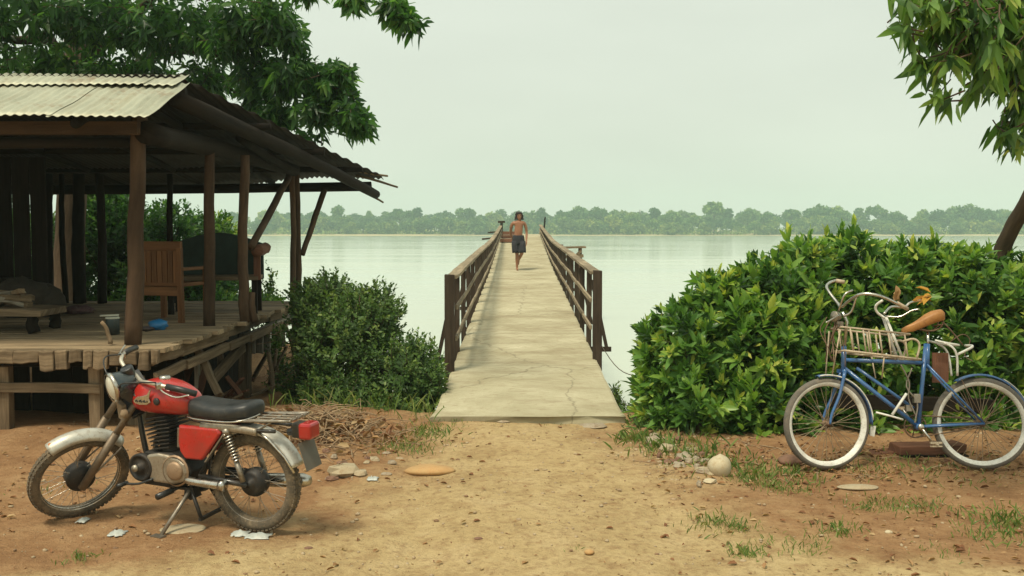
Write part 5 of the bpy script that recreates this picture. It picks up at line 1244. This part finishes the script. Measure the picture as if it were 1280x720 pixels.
    for i in range(4200):
        x, y = rng.uniform(-4.2, 4.6), rng.uniform(4.6, 9.4); r = .003 + .013 * rng.random() ** 5
        if rng.random() < .25: x, y = rng.gauss(1.35, .25), rng.gauss(8.2, .6)
        m_ = q if rng.random() < .6 or abs(x) < 1.6 and rng.random() < .7 else q2; m_.ball((x, y, ground_z(x, y) + r * .25), r, rng.uniform(.8, 1.5), rng.uniform(.8, 1.3), rng.uniform(.5, .8), 6, .2)
    tag(q.build("gravel", plain("pale_gravel", (.42, .33, .21), .9, 0, .5, (.25, .14, .07), 4)), "small pale stones scattered over the dirt", None, None, "stuff")
    tag(q2.build("gravel", plain("brown_gravel", (.27, .17, .095), .9, 0, .5, (.10, .05, .03), 4)), "small brown stones scattered over the dirt", None, None, "stuff")
    q = MB()                                              # twigs and straw by the dark shrub
    for i in range(620):
        x, y = rng.gauss(-1.72, .36), rng.gauss(8.75, .42)
        if i > 520: x, y = rng.gauss(-2.75, .14), rng.gauss(12.3, .3)
        if 430 < i <= 520: x, y = rng.uniform(1.2, 4.8), rng.uniform(7.2, 8.4)
        a = rng.uniform(0, 6.28); l = rng.uniform(.06, .26); z = ground_z(x, y) + rng.uniform(0, .07 if i <= 430 else .01 if i <= 520 else .75)
        q.tube([(x, y, z), (x + cos(a) * l * .5, y + sin(a) * l * .5, z + rng.uniform(-.01, .05)), (x + cos(a) * l, y + sin(a) * l, z + rng.uniform(-.03, .05))], rng.uniform(.002, .005), 4, False)
    for i in range(170):                                  # thicker roots and sticks in the heap
        x, y = rng.gauss(-1.72, .26), rng.gauss(8.72, .30); a = rng.uniform(0, 6.28); l = rng.uniform(.12, .38); z = ground_z(x, y) + rng.uniform(0, .14) * math.exp(-((x + 1.72) / .35) ** 2)
        q.tube([(x, y, z), (x + cos(a) * l * .4, y + sin(a) * l * .4, z + rng.uniform(0, .07)), (x + cos(a) * l, y + sin(a) * l, z + rng.uniform(-.04, .08))], [rng.uniform(.005, .011), .003], 5, False)
    tag(q.build("brushwood", plain("straw", (.30, .21, .12), .9, 0, .6, (.14, .06, .03), 3)), "dry straw and twigs heaped by the dark shrub", None, None, "stuff")
grass()

ROCKS = []
def rocks():
    STONE = plain("pale_stone", (.38, .32, .21), .9, 0, .6, (.26, .17, .09), 7); OCH = plain("ochre_stone", (.44, .28, .12), .9, 0, .5, (.34, .16, .06), 6); CON = plain("rubble_concrete", (.34, .29, .21), .9, 0, .7, (.22, .14, .08), 9)
    WH = plain("limewashed_stone", (.50, .44, .30), .85, 0, .6, (.34, .24, .13), 5); BRN = plain("brown_stone", (.20, .11, .07), .9, 0, .5, (.1, .05, .03), 7)
    PLA = plain("white_plastic", (.46, .50, .47), .35, 0, .3, (.3, .22, .14), 10)
    def rock(px, py, wpx, h, dep, mat, label, name="stone", cat="stone", sink=.25, jit=.10, n=16, rub=False):
        g = G(px, py); wd = wpx * g.y / F / 2; z = ground_z(g.x, g.y + dep)
        q = MB(); q.ball((0, 0, 0), 1.0, wd, dep, h / 2, 8 if rub else n, .2 if rub else jit); o = q.build(name, mat, None, .008 if rub else 0, 0 if rub else 1); rub and o.data.polygons.foreach_set('use_smooth', [False] * len(o.data.polygons)); o.location = (g.x, g.y + dep * .8, z + h / 2 - h * sink); tag(o, label, cat); ROCKS.append(o)
    rock(902, 599, 34, .19, .10, WH, "round pale boulder at the right verge of the path", "boulder", "boulder", .16, .13, 10)
    rock(535, 594, 76, .09, .14, OCH, "long flat ochre stone lying on the path left of centre", sink=.3, jit=.16, n=10)
    rock(425, 597, 48, .11, .11, STONE, "pale lumpy stone on the dirt behind the motorcycle's number plate", rub=True)
    rock(743, 532, 40, .05, .10, CON, "flat pale concrete chunk against the front edge of the bridge deck, right side", rub=True)
    rock(628, 528, 26, .035, .08, CON, "small flat concrete chip at the front edge of the bridge deck, near the middle", rub=True)
    rock(817, 556, 22, .10, .08, CON, "grey rubble lump at the verge below the bridge, nearest the bridge deck", rub=True)
    rock(836, 566, 26, .08, .08, STONE, "tan rubble lump beside the hedge, second from the bridge deck", rub=True)
    rock(860, 578, 30, .07, .10, CON, "flat grey rubble slab beside the hedge, third from the bridge deck", rub=True)
    rock(882, 594, 24, .05, .08, STONE, "small flat stone touching the left side of the pale boulder", rub=True)
    rock(888, 608, 20, .04, .05, WH, "pale stone chip in front of the round boulder", rub=True)
    rock(838, 582, 18, .04, .05, BRN, "small reddish stone on the path edge left of the rubble", rub=True)
    rock(1076, 609, 60, .04, .08, STONE, "long flat pale stone in the leaf litter below the bicycle", jit=.16, n=10)
    rock(992, 583, 34, .09, .10, BRN, "dark brown stone left of the bicycle's front wheel")
    rock(222, 667, 62, .02, .13, STONE, "flat pale stone sunk in the dirt under the motorcycle's side stand", sink=.45, jit=.18, n=10)
    rock(1112, 668, 10, .025, .02, WH, "small white pebble on the dirt right of centre", "pebble", "pebble")
    rock(737, 697, 14, .03, .03, OCH, "yellowish pebble on the path in the foreground", "pebble", "pebble")
    rock(385, 686, 12, .015, .02, BRN, "flat dark pebble on the dirt behind the motorcycle", "pebble", "pebble")
    rock(598, 677, 12, .018, .02, BRN, "larger dark pebble in the middle of the foreground path", "pebble", "pebble")
    rock(449, 597, 20, .06, .06, STONE, "small stone right of the pale lumpy stone", rub=True)
    for k in range(26):
        px = 806 + rng.random() * 90; py = 548 + (px - 806) * .52 + rng.gauss(0, 9)
        rock(px, py, rng.uniform(6, 20), rng.uniform(.03, .07), rng.uniform(.03, .06), rng.choice([CON, STONE, CON, BRN]), "broken rubble piece strewn along the right verge of the path", "rock", "rubble", .3, rub=True); ROCKS[-1]["group"] = "rubble along the right verge"
    for k in range(16):
        px = 400 + rng.random() * 110; py = 566 + rng.random() * 34
        rock(px, py, rng.uniform(6, 16), rng.uniform(.02, .05), rng.uniform(.02, .05), rng.choice([CON, STONE, BRN]), "small rubble piece on the dirt below the dry brushwood", "rock", "rubble", .3, rub=True); ROCKS[-1]["group"] = "rubble below the brushwood"
    def scrap(px, py, wpx, label, name="plastic_scrap", cat="plastic scrap", mat=PLA):
        g = G(px, py); wd = wpx * g.y / F / 2; z = ground_z(g.x, g.y); q = MB(); rows = []
        for i in range(7): rows.append([(wd * (j / 4 - 1) * (1 + rng.uniform(-.15, .15)), .05 * (i / 3 - 1) * (1 + rng.uniform(-.3, .3)), rng.uniform(.0, .028) * sin(pi * j / 8) * sin(pi * i / 6) + .006) for j in range(9)])
        q.grid(rows[::-1]); o = q.build(name, mat); o.location = (g.x, g.y, z); o.modifiers.new("t", 'SOLIDIFY').thickness = .002; tag(o, label, cat)
    scrap(300, 668, 22, "crumpled white plastic scrap under the motorcycle's rear tyre, nearer the stand"); scrap(322, 671, 32, "larger crumpled pale plastic scrap under the motorcycle's rear tyre")
    scrap(146, 666, 20, "thin white scrap on the dirt left of the motorcycle's side stand"); scrap(104, 649, 12, "tiny white paper scrap beside the motorcycle's front wheel", "paper_scrap", "paper scrap")
    scrap(466, 600, 14, "tiny white scrap near the dry brushwood heap")
    # timber behind the bicycle
    def plank(a, c, w_, h_, mat, label, name="plank", cat="plank"):
        q = MB(); q.bar(a, c, w_, h_, (0, 0, 1), .008, 4); tag(q.build(name, mat, None, .008), label, cat)
    gz_ = lambda y: .05
    plank(P(1020, 579, 8.0), P(1140, 566, 8.1), .16, .08, W_RED, "reddish plank lying behind the bicycle's front wheel"); plank(P(1118, 561, 8.02), P(1200, 558, 8.08), .2, .07, W_RED, "reddish plank end resting on the pile under the bicycle's pedals")
    plank(P(1118, 574, 8.05), P(1200, 573, 8.1), .30, .12, W_DARK, "dark squared timber block under the bicycle's pedals", "timber_block", "timber")
    plank(P(1172, 582, 7.85), P(1222, 582, 7.9), .12, .10, W_RED, "brown timber block beside the bicycle's rear wheel", "timber_block", "timber")
    q = MB(); q.bar(P(1040, 500, 8.75), P(1240, 508, 8.9), .04, .13, (0, 0, 1), .006, 5); tag(q.build("board", W_DARK, None, .005), "dark weathered board lying level in the leaves behind the bicycle frame", "board")
    # dead leaves caught on the bicycle
    def curl(px, py, loc, ln, mat, label, dr, up=(0, -.5, 1), wr=.4):
        p = BM @ loc; n = 7; a = nrg.normal(0, .5, (n, 3)); a = a + np.array(dr) * 1.4
        o = leaf_mesh("dry_leaf_sprig", mat, None, nrg.normal(0, .02, (n, 3)), a, np.tile(np.array(up, float), (n, 1)) + nrg.normal(0, .4, (n, 3)), ln * nrg.uniform(.5, 1, n), wr, .6, .2, nrg.uniform(.3, .9, n)); o.location = p; tag(o, label, "leaf sprig")
    curl(0, 0, BL(1190, 369, -.24), .17, leafmat("ochre_leaf", [(.28, .10, .015), (.42, .20, .03), (.5, .28, .04)], .2, .6), "ochre withered leaf sprig at the tip of the second handlebar", (-1, 0, .1))
    curl(0, 0, BL(1123, 380, .10), .13, L_DRY, "brown curled dead leaf sprig perched on the bicycle handlebar", (.2, 0, .8))
rocks()

# ------------------------------------------------------------------ person
def skinned(verts, edges, sub=2, rootv=0):
    me = bpy.data.meshes.new("tmp"); me.from_pydata([v[0] for v in verts], edges, [])
    o = bpy.data.objects.new("tmp", me); COL.objects.link(o)
    o.modifiers.new("skin", 'SKIN').use_smooth_shade = True
    if not me.skin_vertices:
        me.attributes.new  # layer is made with the modifier
    lay = me.skin_vertices[0].data if me.skin_vertices else None
    for i, v in enumerate(verts): lay[i].radius = v[1] if isinstance(v[1], tuple) else (v[1], v[1]); lay[i].use_root = (i == rootv)
    s = o.modifiers.new("sub", 'SUBSURF'); s.levels = sub; s.render_levels = sub
    dg = bpy.context.evaluated_depsgraph_get(); ev = o.evaluated_get(dg); out = bpy.data.meshes.new_from_object(ev)
    bpy.data.objects.remove(o); return out
def person():
    f = P(648, 337.5, 28.5); zc = deck_z(28.5)
    SK = plain("tanned_skin", (.30, .135, .070), .5, 0, .25, (.20, .08, .045), 5)
    t = thing("person", "shirtless barefoot person in dark shorts walking along the bridge deck", "person", (f.x, f.y, zc), (0, 0, R(9)))
    V, Ed = [], []
    def v(x, y, z, r): V.append(((x, y, z), r)); return len(V) - 1
    def chain(a, pts):
        for p in pts: b = v(*p); Ed.append((a, b)); a = b
        return a
    pel = v(0, 0, .90, (.125, .10))
    ch = chain(pel, [(0, 0, 1.02, (.118, .09)), (.005, -.01, 1.16, (.135, .10)), (.01, -.01, 1.27, (.158, .10)), (.01, 0, 1.355, (.122, .083))])
    nk = chain(ch, [(.012, -.005, 1.425, (.052, .052))]); chain(nk, [(.014, -.02, 1.50, (.066, .075)), (.015, -.022, 1.57, (.072, .085)), (.015, -.012, 1.635, (.060, .070))])
    # legs: camera-left leg planted, the other swung back with the heel up
    ff = chain(pel, [(-.085, 0, .80, .088), (-.07, -.03, .62, .076), (-.045, -.05, .46, .054), (-.042, -.01, .32, .054), (-.04, .0, .10, .033), (-.04, -.005, .045, .036)]); chain(ff, [(-.042, -.08, .028, (.042, .028)), (-.045, -.15, .02, (.040, .018))])
    ff = chain(pel, [(.085, 0, .80, .088), (.085, -.10, .64, .076), (.075, -.16, .49, .054), (.06, .02, .40, .052), (.045, .20, .30, .034), (.045, .24, .28, .034)]); chain(ff, [(.045, .26, .20, (.04, .028)), (.045, .27, .14, (.038, .018))])
    # arms: one hanging by the hip, one swung behind
    for s in (1, -1):
        if s > 0: pts = [(.178, 0, 1.345, .058), (.215, .0, 1.25, .050), (.240, .01, 1.08, .040), (.225, -.06, .93, .033), (.215, -.10, .84, .023)]; hd = Vector((-.05, -.25, -.95))
        else: pts = [(-.158, .01, 1.345, .058), (-.20, .06, 1.25, .050), (-.20, .16, 1.09, .040), (-.175, .24, .99, .032), (-.14, .30, .93, .023)]; hd = Vector((.3, .6, -.7))
        wv = chain(ch, pts); hd.normalize(); base = Vector(pts[-1][:3]); sidev = Vector((0, 1, .1)).cross(hd).normalized(); spread = hd.cross(sidev)
        pm = base + hd * .06; pi_ = chain(wv, [(*pm, (.032, .018))])
        for k, (o_, l_) in enumerate(((-.026, .070), (-.009, .080), (.009, .074), (.026, .058))):
            c0 = pm + hd * .03 + spread * o_; chain(pi_, [(*c0, .0095), (*(c0 + hd * l_ * .5 + sidev * .006), .0085), (*(c0 + hd * l_ * .9 + sidev * .022), .007)])
        c0 = base + hd * .03 - spread * .03; chain(pi_, [(*c0, .011), (*(c0 + hd * .035 - spread * .015), .0095), (*(c0 + hd * .06 - spread * .012), .008)])
    me = skinned(V, Ed); me.name = "body"; me.materials.clear(); me.materials.append(SK)
    me.polygons.foreach_set("use_smooth", [True] * len(me.polygons))
    o = bpy.data.objects.new("body", me); COL.objects.link(o); o.parent = t
    hx, hy, hz = .015, -.02, 1.56
    q = MB(); q.ball((hx, hy - .088, hz - .018), .016, .8, 1.1, 1.5, 10); q.ball((hx, hy - .078, hz - .062), .022, 1.1, .6, .5, 10); 
    for s in (-1, 1): q.ball((hx + s * .075, hy + .005, hz - .01), .022, .5, .9, 1.3, 10)
    q.build("nose_lips_ears", SK, o)
    for s in (-1, 1):
        q = MB(); q.ball((hx + s * .030, hy - .076, hz + .008), .012, 1.2, .6, .8, 10); q.build("eye", plain("dark_eye", (.02, .014, .01), .3, 0, 0), o)
    HA = plain("dark_hair", (.018, .010, .008), .55, 0, .2, (.04, .02, .015), 20)
    q = MB(); rows = []
    for k in range(9):
        ph = -1.15 + 2.7 * k / 8; row = []
        for j in range(24):
            th = 2 * pi * j / 24; front = max(0, -sin(th))
            r = .106 * (1 + .10 * rng.uniform(-1, 1)) * cos(max(-1.2, min(1.5, ph * .78)))
            if k < 4: r = .110 + .022 * (4 - k) / 4 + rng.uniform(-.016, .022)
            y = sin(th) * r * 1.02 + .012
            if front > .55 and k < 5: y = max(y, -.03)
            row.append((hx + cos(th) * r, hy + y, hz + .005 + .115 * sin(ph) - (.02 if k < 2 else 0)))
        rows.append(row)
    q.grid(rows, None, True, True, True); q.build("hair", HA, t)
    SH = plain("charcoal_cloth", (.016, .017, .022), .9, 0, .4, (.045, .042, .045), 14)
    q = MB()
    def ring(c, rx, ry, ax=(0, 0, 1), n=18): return [Vector(c) + Vector((cos(2 * pi * k / n) * rx, sin(2 * pi * k / n) * ry, rng.uniform(-.006, .006))) for k in range(n)]
    q.grid([ring((0, 0, 1.0), .150, .118), ring((0, 0, .96), .158, .124), ring((0, 0, .88), .172, .135), ring((0, -.01, .80), .178, .135), ring((0, -.02, .74), .172, .130)], None, True, True)
    q.grid([ring((-.09, -.0, .84), .098, .118), ring((-.085, -.015, .70), .105, .115), ring((-.072, -.035, .57), .112, .112), ring((-.065, -.045, .50), .112, .110)], None, True, True)
    q.grid([ring((.09, -.03, .84), .098, .118), ring((.088, -.075, .70), .105, .115), ring((.082, -.12, .58), .112, .112), ring((.08, -.14, .51), .110, .110)], None, True, True)
    sh = q.build("shorts", SH, t); sh.modifiers.new("t", 'SOLIDIFY').thickness = .008
person()
